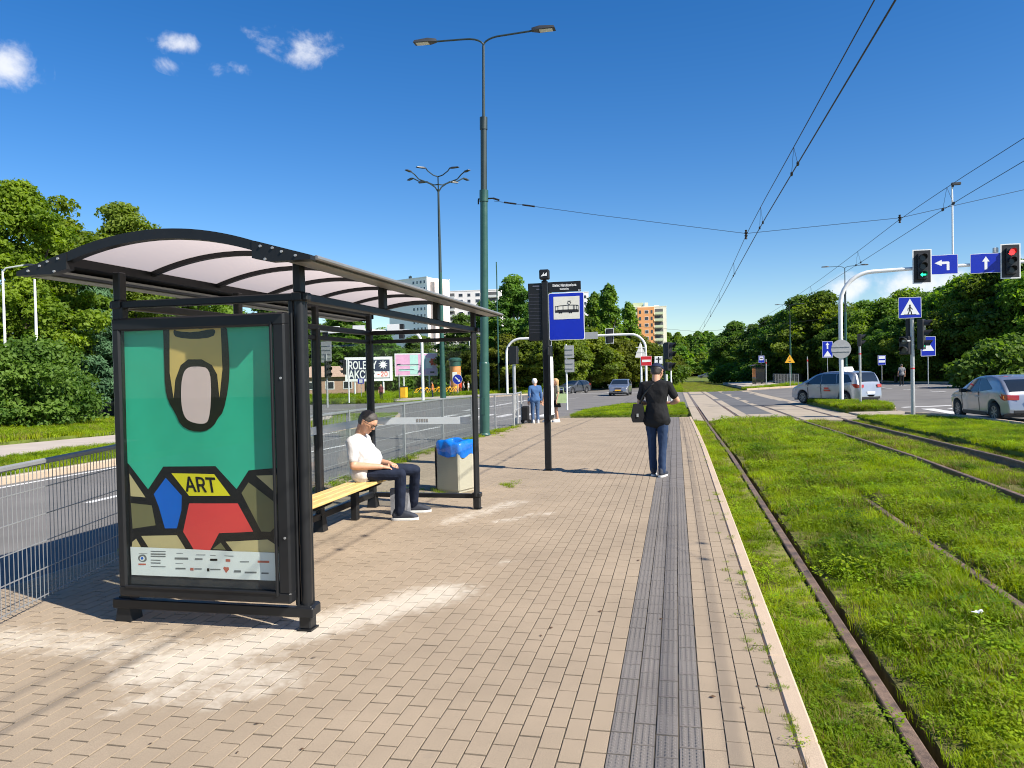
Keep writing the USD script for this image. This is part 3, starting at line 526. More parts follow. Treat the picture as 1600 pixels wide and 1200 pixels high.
obj('bottom_rail', S(BB(XB - .032, XB + .032, YN + .05, YF - .05, .13, .20, .006)), K['black'], sh); obj('bottom_rail', S(BB(XB + .04, XF - .04, YF - .025, YF + .025, .13, .185, .006), BB(XF - .055, XF + .055, YF - .05, YF + .05, .14, .2, .01)), K['black'], sh)
obj('bottom_rail', S(BB(XB - .07, XF + .075, YN - .075, YN - .025, .095, .16, .006), BB(XF - .06, XF + .06, YN - .06, YN + .075, .09, .165, .01)), K['black'], sh)
obj('top_rail', S(BB(XB + .04, XF - .04, YF - .022, YF + .022, 2.03, 2.075, .005)), K['black'], sh); obj('top_rail', S(BB(XB - .022, XB + .022, YN + .05, YF - .05, 2.03, 2.075, .005)), K['black'], sh)
# roof: eaves, arched ribs, opal sheets, end plates
RC, RW, RY0, RY1 = -3.16, .71, 4.16, 9.2
def arc(x): return 2.452 + .125 * (1 - ((x - RC) / RW) ** 2)
ax = np.linspace(RC - RW, RC + RW, 25)
ribs = np.linspace(RY0 + .03, RY1 - .03, 7)
for i, y in enumerate(ribs):
    w, hgt = (.03, .062) if i in (0, 6) else (.022, .045)
    top, bot = [(x, arc(x) + .012) for x in ax], [(x, arc(x) + .012 - hgt) for x in ax[::-1]]
    obj('roof_rib', S(EXT(top + bot, 2 * w, y + w)), K['black'], sh)
for a, b in zip(ribs[:-1], ribs[1:]):
    v = np.array([[x, y, arc(x)] for y in (a, b) for x in ax]); n = len(ax); f = [[i, i + 1, n + i + 1] for i in range(n - 1)] + [[i, n + i + 1, n + i] for i in range(n - 1)]
    obj('roof_panel', S(TM(v, f)), K['roofsheet'], sh, smooth=True)
def eave(pts, y0, y1): return EXT(pts, y1 - y0, y1)
obj('eave', S(eave([(-4.20, 2.372), (-3.85, 2.462), (-3.85, 2.40), (-4.0, 2.352), (-4.2, 2.352)], RY0 + .06, RY1)), K['black'], sh); obj('eave', S(eave([(-2.12, 2.372), (-2.47, 2.462), (-2.47, 2.40), (-2.32, 2.352), (-2.12, 2.352)], RY0 + .06, RY1)), K['black'], sh)
obj('soffit_strip', S(BB(-4.17, -4.03, RY0 + .08, RY1 - .02, 2.344, 2.350), BB(-3.98, -3.90, RY0 + .08, RY1 - .02, 2.362, 2.366)), K['alu'], sh); obj('soffit_strip', S(BB(-2.29, -2.15, RY0 + .08, RY1 - .02, 2.344, 2.350)), K['alu'], sh)
obj('gutter_edge', S(TUBE([(-2.112, RY0 + .06, 2.365), (-2.112, RY1 + .02, 2.365)], .014, 8)), K['alu'], sh)
for s in (-1, 1):
    P = [(RC + s * x, z) for x, z in ((1.045, 2.345), (1.045, 2.372), (.69, 2.473), (.66, 2.478), (.66, 2.372), (.78, 2.345))]
    for y in (RY0 + .06, RY1 + .012): obj('end_plate', S(EXT(P, .065 if y < 5 else .012, y)), K['black'], sh)
    for x, z in ((.95, 2.372), (.86, 2.40), (.75, 2.36), (.72, 2.44), (.80, 2.425)): obj('bolt', S(CY((RC + s * x, RY0 - .014, z), (RC + s * x, RY0 - .003, z), .008, n=8)), K['galv'], sh)
# glass
def pane(x0, x1, y0, y1, z0, z1): return BB(x0, x1, y0, y1, z0, z1)
for a, b in zip(PY[:-1], PY[1:]): obj('glass_pane', S(pane(XB - .004, XB + .004, a + .05, b - .05, .205, 2.025)), K['glass'], sh, smooth=False)
obj('glass_pane', S(pane(XB + .05, XF - .05, YF - .004, YF + .004, .19, 2.025)), K['glass'], sh, smooth=False)
K['frost'] = usdkit.material(stage, '/World/Looks/frosted_band', {'t': ('transparent_bsdf', {'color': (.95, .97, .97)}), 'd': ('diffuse_bsdf', {'color': (.62, .66, .67)}), 'm': ('mix_closure', {'fac': .62})}, [('t.BSDF', 'm.closure1'), ('d.BSDF', 'm.closure2')], surface='m.closure')
obj('frosted_band', S(BB(XB + .06, XF - .06, YF - .0065, YF - .0055, 1.03, 1.115)), K['frost'], sh, smooth=False)
for a, b in zip(PY[:-1], PY[1:]): obj('frosted_band', S(BB(XB + .0055, XB + .0065, a + .05, b - .05, 1.03, 1.115)), K['frost'], sh, smooth=False)
obj('band_mark', S(*[BB(-3.12 + k * .032, -3.10 + k * .032, YF - .009, YF - .0075, 1.055, 1.095) for k in range(5)]), K['alu'], sh, smooth=False)
# display case
CX0, CX1, CY0, CY1, CZ0, CZ1 = -3.69, -2.422, 4.375, 4.455, .195, 2.06
fr = [BB(CX0, CX1, CY0, CY1, CZ1 - .085, CZ1, .012), BB(CX0, CX1, CY0, CY1, CZ0, CZ0 + .075, .012), BB(CX0, CX0 + .062, CY0, CY1, CZ0 + .06, CZ1 - .07, .012), BB(CX1 - .085, CX1, CY0, CY1, CZ0 + .06, CZ1 - .07, .012)]
for q in fr: obj('case_frame', S(q), K['black'], sh)
obj('case_rail', S(BB(CX1 - .1, CX1 - .083, CY0 - .012, CY0 + .01, CZ0 + .05, CZ1 - .06, .004), BB(CX0 + .06, CX1 - .1, CY0 - .01, CY0 + .01, CZ0 + .062, CZ0 + .078, .003)), K['black'], sh); obj('case_back', S(BB(CX0 + .02, CX1 - .02, CY0 + .062, CY1 - .004, CZ0 + .03, CZ1 - .03)), K['blackmatt'], sh)
obj('case_glass', S(BB(CX0 + .05, CX1 - .07, CY0 + .014, CY0 + .017, CZ0 + .05, CZ1 - .06)), K['glass'], sh, smooth=False)
for z in (.62, 1.64): obj('lock', S(CY((CX1 - .03, CY0 - .006, z), (CX1 - .03, CY0 + .004, z), .008, n=10)), K['galv'], sh)

# ------------------------------------------------------------------ the poster in the display case
PX, PZ, PW, PH = -3.628, 1.985, 1.105, 1.715
po = thing('poster', 'large green poster with a cartoon pointing finger over coloured stones in the display case', 'poster', (PX, CY0 + .05, 0))
def pq(u, v):
    lx, rx = 40 + 25 * (v - 68) / 952, 625 + 25 * (v - 50) / 995; s = (u - lx) / (rx - lx); tp, bt = 68 - 18 * s, 1020 + 25 * s; return s * PW, PZ - (v - tp) / (bt - tp) * PH
def pwave(x, z): return -.005 * np.sin(x * 9 + z * 2.0) * np.exp(-((z - 1.0) / .7) ** 2) - .004 * np.sin(x * 23 + 2) * np.clip(.9 - z, 0, 1) - .006 * (meshkit.noise(np.stack([x * 4, z * 3, 0 * x], -1), 4) - .5)
def pprint(name, pts, m, lay, raw=False):
    pl = (pts if not isinstance(pts, list) else Polygon(pts if raw else [pq(*p) for p in pts])).buffer(0).intersection(sbox(0, PZ - PH, PW, PZ)); V, F, n = [], [], 0
    for i in range(12):
        for j in range(18):
            q = pl.intersection(sbox(i * PW / 12, PZ - PH + j * PH / 18, (i + 1) * PW / 12, PZ - PH + (j + 1) * PH / 18))
            for gq in getattr(q, 'geoms', [q]):
                if gq.geom_type == 'Polygon' and gq.area > 1e-8:
                    v, f = trimesh.creation.triangulate_polygon(gq, engine='earcut'); V.append(v); F.append(f + n); n += len(v)
    V, F = np.vstack(V), np.vstack(F); u, inv = np.unique(np.round(V, 5), axis=0, return_inverse=True); F = inv.ravel()[F]
    e1, e2 = u[F[:, 1]] - u[F[:, 0]], u[F[:, 2]] - u[F[:, 0]]; fl = (e1[:, 0] * e2[:, 1] - e1[:, 1] * e2[:, 0]) < 0; F[fl] = F[fl][:, ::-1]
    return obj(name, TM(np.stack([u[:, 0], pwave(u[:, 0], u[:, 1]) - .0011 * lay, u[:, 1]], 1), F), m, po, smooth=True)
def ink(n, r, g, b): return mat('print_' + n, rgb(r, g, b), .5, var=.07, scale=3.0, spec=.3)
def smooth_poly(pts, it=2):
    p = np.array(pts, float)
    for _ in range(it): q = np.roll(p, -1, 0); p = np.stack([.75 * p + .25 * q, .25 * p + .75 * q], 1).reshape(-1, 2)
    return [tuple(a) for a in p]
IK = {k: ink(k, *c) for k, c in dict(green=(58, 188, 150), black=(24, 21, 20), skin=(228, 190, 112), nail=(234, 202, 194), blue=(16, 104, 204), yellow=(252, 226, 34), red=(246, 76, 72), tan=(208, 186, 134), olive=(126, 118, 80), paper=(244, 241, 234), backing=(66, 66, 68), grey=(120, 120, 118), rust=(206, 110, 90)).items()}
FULL = [(0, 0), (900, 0), (900, 1300), (0, 1300)]
pprint('backing_sheet', Polygon([(0, PZ - PH), (PW, PZ - PH), (PW, PZ), (0, PZ)]), IK['backing'], 0)
pprint('background', [(0, 0), (900, 0), (900, 912), (0, 876)], IK['green'], 1)
pprint('stone_outline', [(30, 545), (58, 570), (135, 665), (195, 580), (405, 578), (485, 665), (530, 595), (700, 580), (700, 915), (20, 880)], IK['black'], 2)
for nm, c, pts in [('stone_shape', 'tan', [(60, 605), (125, 695), (66, 690)]), ('stone_shape', 'olive', [(67, 716), (150, 725), (166, 800), (74, 812)]), ('stone_shape', 'tan', [(72, 862), (88, 850), (108, 884), (70, 882)]), ('stone_shape', 'tan', [(108, 840), (250, 838), (284, 890), (138, 885)]),
                   ('stone_shape', 'blue', [(205, 622), (270, 690), (268, 745), (250, 812), (203, 812), (178, 730), (158, 683)]), ('stone_shape', 'yellow', [(228, 605), (400, 608), (462, 690), (300, 690)]), ('stone_shape', 'red', [(300, 718), (490, 718), (548, 825), (418, 830), (382, 895), (318, 892), (275, 825)]),
                   ('stone_shape', 'tan', [(558, 615), (700, 610), (700, 740)]), ('stone_shape', 'olive', [(530, 640), (645, 728), (638, 800), (612, 826), (578, 825), (504, 680)]), ('stone_shape', 'tan', [(444, 862), (602, 855), (680, 905), (474, 900)]), ('stone_shape', 'olive', [(392, 890), (424, 866), (444, 893)])]:
    pprint(nm, pts, IK[c], 3)
pprint('finger_outline', smooth_poly([(198, 20), (203, 180), (206, 285), (218, 335), (246, 378), (268, 425), (310, 447), (362, 450), (400, 428), (416, 398), (436, 376), (455, 285), (460, 200), (447, 20)], 1), IK['black'], 4)
pprint('finger_skin', [(226, 30), (226, 230), (241, 324), (248, 255), (270, 200), (300, 178), (352, 178), (392, 200), (412, 235), (421, 322), (432, 215), (425, 30)], IK['skin'], 5)
pprint('fingernail', smooth_poly([(274, 250), (292, 208), (340, 204), (384, 212), (391, 300), (384, 400), (366, 422), (310, 414), (282, 392), (270, 330)], 2), IK['nail'], 6)
pprint('knuckle_line', smooth_poly([(243, 66), (260, 74), (325, 78), (395, 64), (408, 72), (398, 96), (325, 104), (252, 96), (242, 82)], 1), IK['black'], 6); pprint('knuckle_line', [(318, 62), (350, 66), (384, 60), (384, 54), (350, 59), (318, 55)], IK['black'], 6)
tm = meshkit.text_mesh('ART', .085, .0005, True); tv = tm.vertices; tw = tv[:, 0].max(); tv = np.stack([(tv[:, 0] / tw - .5) * .235 * 1.02, tv[:, 1], tv[:, 2]], 1); x0, z0 = pq(345, 648); xx = tv[:, 0] - (tv[:, 1] - .04) * .18 + x0; zz = tv[:, 1] * 1.12 - .046 + z0 + tv[:, 0] * -.02
obj('poster_lettering', TM(np.stack([xx, pwave(xx, zz) - .0042 - tv[:, 2], zz], 1), tm.faces), IK['black'], po, smooth=False)
pprint('credit_strip', [(66, 880), (646, 905), (652, 1010), (70, 986)], IK['paper'], 7)
for u, v, w, h, c in [(148, 893, 60, 3, 'grey'), (148, 902, 60, 5, 'grey'), (148, 911, 60, 4, 'grey'), (148, 926, 40, 3, 'grey'), (148, 936, 40, 4, 'grey'), (148, 950, 60, 3, 'grey'), (243, 916, 54, 8, 'grey'), (325, 917, 30, 6, 'grey'), (384, 918, 28, 8, 'black'), (445, 918, 18, 10, 'rust'), (500, 925, 34, 4, 'grey'), (566, 922, 44, 8, 'rust'), (246, 955, 40, 6, 'grey'), (305, 954, 14, 10, 'rust'), (322, 955, 30, 4, 'grey'), (372, 954, 9, 12, 'black'), (384, 956, 40, 5, 'grey'), (478, 959, 26, 8, 'grey'), (518, 964, 44, 6, 'grey'), (580, 966, 28, 6, 'grey'), (98, 941, 30, 6, 'rust'), (250, 900, 26, 2, 'grey'), (330, 903, 36, 2, 'grey'), (384, 904, 22, 2, 'grey'), (440, 905, 36, 2, 'grey'), (100, 903, 34, 2, 'grey'), (246, 938, 30, 2, 'grey')]:
    pprint('print_line', [(u, v + u * .02), (u + w, v + (u + w) * .02), (u + w, v + h + (u + w) * .02), (u, v + h + u * .02)], IK[c], 8)
pprint('print_mark', smooth_poly([(100, 912), (124, 908), (134, 925), (126, 938), (104, 936), (96, 924)], 2), IK['grey'], 8); pprint('print_mark', smooth_poly([(104, 918), (120, 914), (126, 926), (118, 934), (104, 932)], 2), IK['paper'], 9); pprint('print_mark', smooth_poly([(108, 920), (117, 917), (120, 927), (110, 929)], 1), IK['blue'], 10)
pprint('print_mark', [(434, 962), (438, 956), (447, 958), (456, 957), (458, 966), (446, 980)], IK['rust'], 8)

# ------------------------------------------------------------------ bench, bin
be = thing('bench', 'slatted bench of varnished yellow wood inside the tram shelter', 'bench', (-3.44, 6.6, 0))
for k in range(3): obj('seat_plank', BB(-.165 + k * .112, -.165 + k * .112 + .106, -1.35, 1.56, .425, .455, .006), K['wood'], be)
for y in (-1.2, .2, 1.42): obj('bracket', EXT([(-.24, .40), (.15, .424), (.15, .404), (-.02, .33), (-.24, .28)], .05, y + .025), K['black'], be)
obj('support_beam', BB(-.12, -.05, -1.35, 1.5, .375, .424, .006), K['black'], be)
for y in (-1.25, 1.38): obj('leg', BB(-.19, -.11, y - .04, y + .04, 0, .40, .01), K['black'], be)
K['binstone'] = mat('exposed_aggregate', (.42, .37, .28), .9, var=.2, scale=60, bump=.7, bscale=120)
K['bagblue'] = mat('blue_bag_film', (.006, .16, .62), .28, var=.12, scale=6, spec=.6, bump=.5, bscale=12)
bn = thing('litter_bin', 'square concrete litter bin lined with a bright blue bag behind the shelter glass', 'bin', (-3.03, 10.14, 0), math.radians(-21))
obj('bin_body', [B(.40, .40, .60, (0, 0, .32), .02), B(.36, .36, .02, (0, 0, .01))], K['binstone'], bn); obj('side_plate', B(.012, .41, .60, (-.208, 0, .32), .004), K['blackmatt'], bn)
th = np.linspace(0, 2 * PI, 129)[:-1]; rows = []
for k, (z, w) in enumerate([(.50, .214), (.56, .222), (.63, .226), (.68, .222), (.71, .205), (.715, .18), (.69, .165), (.60, .155)]):
    cs, sn = np.cos(th), np.sin(th); r = w / (np.abs(cs) ** 5 + np.abs(sn) ** 5) ** .2; r *= 1 + .028 * np.sin(th * 9 + k * .5) * (1 if k < 5 else .5) + .03 * (meshkit.noise(np.stack([cs * 3, sn * 3, 0 * cs + k * .6], -1), 2) - .5)
    rows.append(np.stack([r * cs, r * sn, z + .018 * np.sin(th * 5 + k) * (k < 3) + .012 * np.sin(th * 3 + 1)], -1))
V = np.concatenate(rows); n = 128; F = []; V = V + (np.stack([np.tile(np.cos(th), len(rows)), np.tile(np.sin(th), len(rows)), 0 * V[:, 0]], 1) * (.022 * (meshkit.fbm(V * [16, 16, 22], 3, 4) - .5))[:, None]); V[:, 2] += .02 * (meshkit.noise(V * [11, 11, 3], 8) - .5)
for k in range(len(rows) - 1):
    for j in range(n): q = (j + 1) % n; F += [[k * n + j, k * n + q, k * n + n + q], [k * n + j, k * n + n + q, k * n + n + j]]
obj('bag_liner', TM(V, F), K['bagblue'], bn, smooth=60)

# ------------------------------------------------------------------ fence between platform and road
K['fencegrey'] = mat('fence_zinc', (.28, .285, .285), .5, .35, var=.12, scale=6)
def mesh_fence(name, label, pts, h=1.06, wire=.05, L=2.5, group=None, zf=None, simple=False):
    ls = LineString(pts); n = max(1, round(ls.length / L)); o = np.array([*pts[0], 0.0]); zf = zf or (lambda x, y: float(T(x, y) + ramp(y))); o[2] = zf(*pts[0]); root = thing(name, label, 'fence', o, group=group)
    P = [np.array(ls.interpolate(i / n, normalized=True).coords[0]) for i in range(n + 1)]
    for p in P: obj('fence_post', MV(BB(p[0] - .03, p[0] + .03, p[1] - .02, p[1] + .02, zf(*p), zf(*p) + h + .02, .006), -o), K['fencegrey'], root)
    for a, b in zip(P[:-1], P[1:]):
        za, zb = zf(*a), zf(*b); A = lambda t, z: np.array([*(a + (b - a) * t), za + (zb - za) * t + z])
        obj('top_rail', MV(TUBE([A(.012, h), A(.988, h)], .022, 6), -o), K['fencegrey'], root)
        ms = [TUBE([A(.012, z), A(.988, z)], .0045, 4, False) for z in (.07, .27, .47, .67, .87)]
        for t in np.arange(.03, .985, wire / np.linalg.norm(b - a)): ms.append(TUBE([A(t, .05), A(t, h - .01)], .0029 if not simple else .006, 4, False))
        obj('wire_mesh', MV(J(*ms), -o), K['fencegrey'], root)
    return root
mesh_fence('wire_fence', 'grey welded wire fence along the road edge of the platform', [(-4.3, 3.55), (-5.05, 6.5), (-5.15, 10.2), (-5.25, 17), (-5.28, 24.4)], L=2.75)
mesh_fence('wire_fence', 'pale wire fence behind the far tram stop across the junction', [(12.6, 84), (13.4, 112)], 1.2, .35, 3.5, zf=lambda x, y: float(T(x, y)), simple=True)

# ------------------------------------------------------------------ tram stop sign
ss = thing('tram_stop_sign', 'black tram stop post with blue tram sign and name board on the platform', 'sign', (-2.09, 12.32, 0))
obj('pole', [B(.105, .07, 3.12, (0, 0, 1.57), .01), B(.16, .13, .012, (0, 0, .006))], K['black'], ss)
tb = obj('top_box', [B(.165, .12, .165, (-.0, 0, 3.235), .018), B(.06, .05, .06, (0, 0, 3.13))], K['black'], ss)
obj('emblem', MV(EXT([(-.052, -.03), (-.02, .0), (.004, .032), (-.0, -.012), (.018, .004), (.05, .032), (.048, -.03), (.03, -.03), (.018, -.022), (-.01, -.03), (-.016, -.024), (-.03, -.034)], .003, -.0605), (0, 0, 3.235)), K['signwhite'], tb)
nb = obj('name_board', BB(.058, .60, -.03, .0, 2.935, 3.105, .006), K['black'], ss)
obj('board_lettering', TEXT('Sielec Narutowicza', .042, (.33, -.031, 3.045), .002, True, .39), K['signwhite'], nb); obj('board_lettering', TEXT('Sosnowiec', .03, (.33, -.031, 2.985), .002, True, .15), K['signwhite'], nb); obj('board_lettering', TEXT('02', .024, (.575, -.031, 2.955), .002, True), K['signwhite'], nb)
bs = obj('stop_sign_plate', EXT(ROUND(.585, .775, .025, (.355, 2.535)), .012, -.012), K['signwhite'], ss, smooth=False)
bf = obj('blue_field', EXT(ROUND(.565, .755, .02, (.355, 2.535)), .002, -.0245), K['signblue'], ss, smooth=False); wf = obj('white_field', EXT(sbox(.145, 2.49, .575, 2.86), .002, -.027), mat('sign_cream', (.66, .64, .55), .5, var=.08), ss, smooth=False)
tr = []
tr += [EXT([(.175, 2.60), (.56, 2.60), (.562, 2.635), (.535, 2.645), (.40, 2.648), (.25, 2.645), (.19, 2.64), (.168, 2.635)], .002, -.0295), EXT([(.172, 2.69), (.25, 2.705), (.40, 2.712), (.50, 2.708), (.555, 2.70), (.555, 2.712), (.50, 2.718), (.40, 2.722), (.25, 2.716), (.172, 2.70)], .002, -.0295)]
for x in (.173, .215, .30, .385, .47, .486, .52, .55): tr.append(EXT(sbox(x, 2.635, x + .007, 2.712), .002, -.0295))
for x in (.245, .275, .41, .44): tr.append(EXT(Polygon([(x + .013 * math.cos(a), 2.597 + .013 * math.sin(a)) for a in np.linspace(0, 2 * PI, 12)[:-1]]), .002, -.0295))
tr += [EXT(LineString([(.405, 2.722), (.375, 2.755), (.405, 2.782), (.435, 2.755), (.405, 2.722)]).buffer(.004), .002, -.0295), EXT(sbox(.375, 2.78, .435, 2.786), .002, -.0295)]
obj('tram_pictogram', J(*tr), K['ink'], wf, smooth=False)
lb = obj('list_board', [MV(BB(-.28, -.055, -.012, .012, 2.15, 3.10, .006), (0, 0, 0))], K['black'], ss)
obj('list_line', [BB(-.265, -.075, -.0145, -.0125, z, z + .003) for z in np.arange(2.28, 2.95, .058)] + [BB(-.2, -.08, -.0145, -.0125, 3.04, 3.06), BB(-.14, -.08, -.0145, -.0125, 2.99, 3.005)], mat('list_ink', (.10, .10, .13), .5), lb, smooth=False)
tt = obj('timetable_case', BB(.054, .09, -.14, .14, .86, 2.06, .008), K['black'], ss); obj('timetable_sheet', BB(.055, .094, -.13, .13, .92, 1.88, .004), K['signwhite'], tt); obj('case_clip', [BB(.05, .075, -.15, .15, 1.9, 2.04, .008), BB(.05, .08, -.15, .15, .84, .92, .008)], K['blackmatt'], tt)

# ------------------------------------------------------------------ street lamps
def lamp_head(L=.62): return hull([(x, y, z) for x, y, z in [(0, -.06, .0), (0, .06, .0), (0, -.05, .07), (0, .05, .07), (.2, -.13, -.01), (.2, .13, -.01), (L, -.12, .0), (L, .12, .0), (L - .03, -.1, .06), (L - .03, .1, .06), (.22, -.11, .085), (.22, .11, .085)]])
def arm_lamp(name, label, loc, rz=0, group=None, tall=10.30, reach=1.22, lean=0.0):
    t = thing(name, label, 'street lamp', loc, rz, group, lean=lean)
    obj('base', [LATHE([(0, 0), (.16, 0), (.16, .02), (.135, .06), (.135, 1.9), (.128, 1.92), (.118, 1.95), (0, 1.95)], 16), BB(-.05, .05, -.142, -.13, .55, 1.0, .004)], K['green'], t)
    obj('pole', CY((0, 0, 1.95), (0, 0, 6.2), .112, .10, 18), K['green'], t); obj('collar', [CY((0, 0, 6.2), (0, 0, 6.5), .118, n=18)], K['green'], t); obj('pole', CY((0, 0, 6.5), (0, 0, 8.1), .085, n=18), K['greendark'], t); obj('collar', CY((0, 0, 8.1), (0, 0, 8.42), .102, n=18), K['greendark'], t); obj('pole', CY((0, 0, 8.42), (0, 0, tall), .040, .035, 12), K['greendark'], t)
    for s, rise in ((-1, .02), (1, .06)):
        p = [(0, 0, tall - .02)] + [(s * (.5 - .5 * math.cos(a)), 0, tall + .22 * math.sin(a)) for a in np.linspace(.25, PI / 2, 6)] + [(s * (reach + .12), 0, tall + .22 + rise * .8)]
        am = obj('arm', TUBE(p, .024, 8), K['greendark'], t); hd = MV(lamp_head(), (0, 0, 0), 0 if s > 0 else PI, 0, 0); hd.apply_translation((s * (reach + .08), 0, tall + .21 + rise * .8)); obj('lamp_head', MV(hd, (0, 0, 0)), K['lamphead'], t)
        obj('lens', MV(B(.34, .17, .012, (s * (reach + .46), 0, tall + .195 + rise * .8))), K['signwhite'], t)
    return t
lampA = arm_lamp('street_lamp', 'tall green double-armed street lamp standing in the platform fence line', (-5.02, 19.52, -.03), lean=.0195)
obj('wire_bracket', [TUBE([(-.16, 0, 6.28), (.25, 0, 6.28)], .018, 6), B(.03, .03, .12, (-.15, 0, 6.2)), CY((.25, 0, 6.28), (.42, 0, 6.22), .025, n=6)], K['wire'], lampA)
dl = []
for X, Y, lb in [(14.6, 71, 'nearest double-armed green street lamp beyond the junction, left of the blue arrow sign'), (15.2, 108, 'second double-armed street lamp beyond the junction, behind the far tram stop'), (15.6, 150, 'farthest double-armed street lamp down the tram line')]: dl.append(dup(lampA, (X, Y, float(T(X, Y))), 0, lb))
mm = thing('street_lamp', 'very tall dark mast with eight branching lamp arms beyond the left road', 'street lamp', (-22.6, 71.7, float(T(-22.6, 71.7))))
obj('mast', [CY((0, 0, 0), (0, 0, 3.2), .30, .27, 16), CY((0, 0, 3.2), (0, 0, 12.4), .25, .17, 14)], K['green'], mm); obj('mast', CY((0, 0, 12.4), (0, 0, 20.6), .165, .10, 12), K['greendark'], mm)
for k in range(4):
    a = k * PI / 2 + .3; d = np.array([math.cos(a), math.sin(a)]); e = np.array([-d[1], d[0]])
    obj('arm', TUBE([(0, 0, 20.3), (*(d * .30), 20.8), (*(d * .8), 21.15), (*(d * 1.5), 21.45)], .065, 6), K['greendark'], mm)
    for s in (-1, 1):
        q = d * 2.55 + e * s * 1.15
        obj('arm', TUBE([(*(d * 1.5), 21.45), (*(d * 1.9 + e * s * .45), 21.5), (*(d * 2.25 + e * s * .95), 21.8), (*q, 22.0)], .06, 6), K['greendark'], mm); hd = MV(lamp_head(.75), (0, 0, 0), math.atan2(*(q - d * 1.9)[::-1])); hd.apply_scale(1.3); hd.apply_translation((*q, 21.95)); obj('lamp_head', hd, K['lamphead'], mm)
def thin_lamp(label, X, Y, h, arm, rz, m='whitepole', r=.07, group=None):
    t = thing('street_lamp', label, 'street lamp', (X, Y, float(T(X, Y))), rz, group); obj('pole', CY((0, 0, 0), (0, 0, h), r, r * .6, 10), K[m], t)
    if arm: obj('arm', TUBE([(0, 0, h - .03), (arm * .15, 0, h + .12), (arm, 0, h + .2)], r * .5, 6), K[m], t); obj('lamp_head', MV(lamp_head(.6), (arm, 0, h + .15)), K['lamphead'], t)
    return t
thin_lamp('slim white lamp post among the trees left of the shelter roof', -25.24, 25.8, 6.0, 0, 0); thin_lamp('white lamp post with a short arm at the left edge of the picture', -27.5, 26.5, 6.55, 1.1, 0); thin_lamp('thin green lamp mast behind the fence, right of the double-armed lamp', -22.6, 96, 17, 0, 0, 'green', .12); thin_lamp('pale curved lamp post behind the blue arrow sign', -27.6, 100, 7.5, 1.0, 0, 'whitepole', .09)

# ------------------------------------------------------------------ overhead line
def zc(y): return 4.575 + float(T(1.8, y)) * 1.0
def zm(y):
    s = ((y - 19.5 + 400) % 40) / 40; return zc(y) + .20 + .5 * (s - .5) ** 2 * 1.2 + .08
def line(name, label, X, up=0.0):
    t = thing(name, label, 'wire', (X, 0, 4.5)); ys = np.concatenate([np.arange(-4, 61, 1.5), np.arange(62, 400, 6)])
    obj('contact_wire', TUBE([(0, y, zc(y) + up - 4.5) for y in ys], .0085 if X < 3 else .0065, 6), K['wire'], t); obj('carrier_wire', TUBE([(0, y, zm(y) + up - 4.5) for y in ys], .0065, 6), K['wire'], t)
    for y in [-1, 5, 12, 16.5, 24, 32, 40, 48, 56, 70, 85]: obj('dropper', [TUBE([(0, y, zm(y) + up - 4.5), (.0, y + .25, zc(y + .3) + up - 4.5)], .0035, 4), TUBE([(0, y, zm(y) + up - 4.5), (.0, y - .35, zc(y - .4) + up - 4.5)], .0035, 4), B(.03, .07, .05, (0, y + .25, zc(y) + up - 4.5)), B(.03, .07, .05, (0, y - .35, zc(y) + up - 4.5))], K['wire'], t)
    return t
line('overhead_line', 'pair of overhead tram wires above the near track', 1.78); line('overhead_line', 'pair of overhead tram wires above the far track, at right', 5.30, .15)
sw = thing('span_wire', 'thin cross-span wire from the green lamp post over both tram tracks', 'wire', (-4.7, 19.52, 6.15)); sp = np.array([(-4.62, 19.52, 6.17), (-1.9, 19.5, 5.62), (1.75, 19.5, 4.93), (5.35, 19.9, 5.16), (9.9, 20.2, 6.02), (14, 20.4, 6.9)]) - (-4.7, 19.52, 6.15)
obj('cable', TUBE(sp, .006, 5), K['wire'], sw)
for p, h in ((sp[2], .14), (sp[3], .12)): obj('insulator', [LATHE([(0, -h), (.03, -h), (.02, -h * .6), (.045, -h * .4), (.02, -h * .2), (.045, h * .1), (.02, h * .3), (.03, h * .6), (0, h * .6)], 10, p)], K['wire'], sw)
for f_ in (.16, .34): obj('insulator', [CY(sp[0] + (sp[1] - sp[0]) * (f_ - .06), sp[0] + (sp[1] - sp[0]) * (f_ + .06), .022, n=8)], K['wire'], sw)
for Y in (71.0, 108.0): tq = thing('span_wire', 'cross-span wire at the %s lamp beyond the junction' % ('nearest' if Y < 80 else 'second'), 'wire', (14.6, Y, 5.5)); obj('cable', TUBE([(0, 0, .35), (-9.3, 0, -.45), (-12.8, 0, -.55), (-19, 0, .2)], .011, 5), K['wire'], tq)
# ------------------------------------------------------------------ traffic signals and signs
def visor(x, y, z, r, L=.2): 
    a = np.linspace(-.35, PI + .35, 13); n = len(a); V = [(x + r * math.cos(t), y, z + r * math.sin(t)) for t in a] + [(x + r * math.cos(t), y - L * (.55 + .45 * max(math.sin(t), 0)), z + r * math.sin(t)) for t in a]
    V += [(x + (r - .008) * math.cos(t), y, z + (r - .008) * math.sin(t)) for t in a] + [(x + (r - .008) * math.cos(t), y - L * (.55 + .45 * max(math.sin(t), 0)), z + (r - .008) * math.sin(t)) for t in a]; F = []
    for i in range(n - 1): F += [(i, n + i, n + i + 1), (i, n + i + 1, i + 1), (2 * n + i, 3 * n + i + 1, 3 * n + i), (2 * n + i, 2 * n + i + 1, 3 * n + i + 1), (n + i, 3 * n + i, 3 * n + i + 1), (n + i, 3 * n + i + 1, n + i + 1)]
    return TM(V, F)
ARROW_L = [(-.08, 0), (-.015, .06), (-.015, .022), (.08, .022), (.08, -.022), (-.015, -.022), (-.015, -.06)]
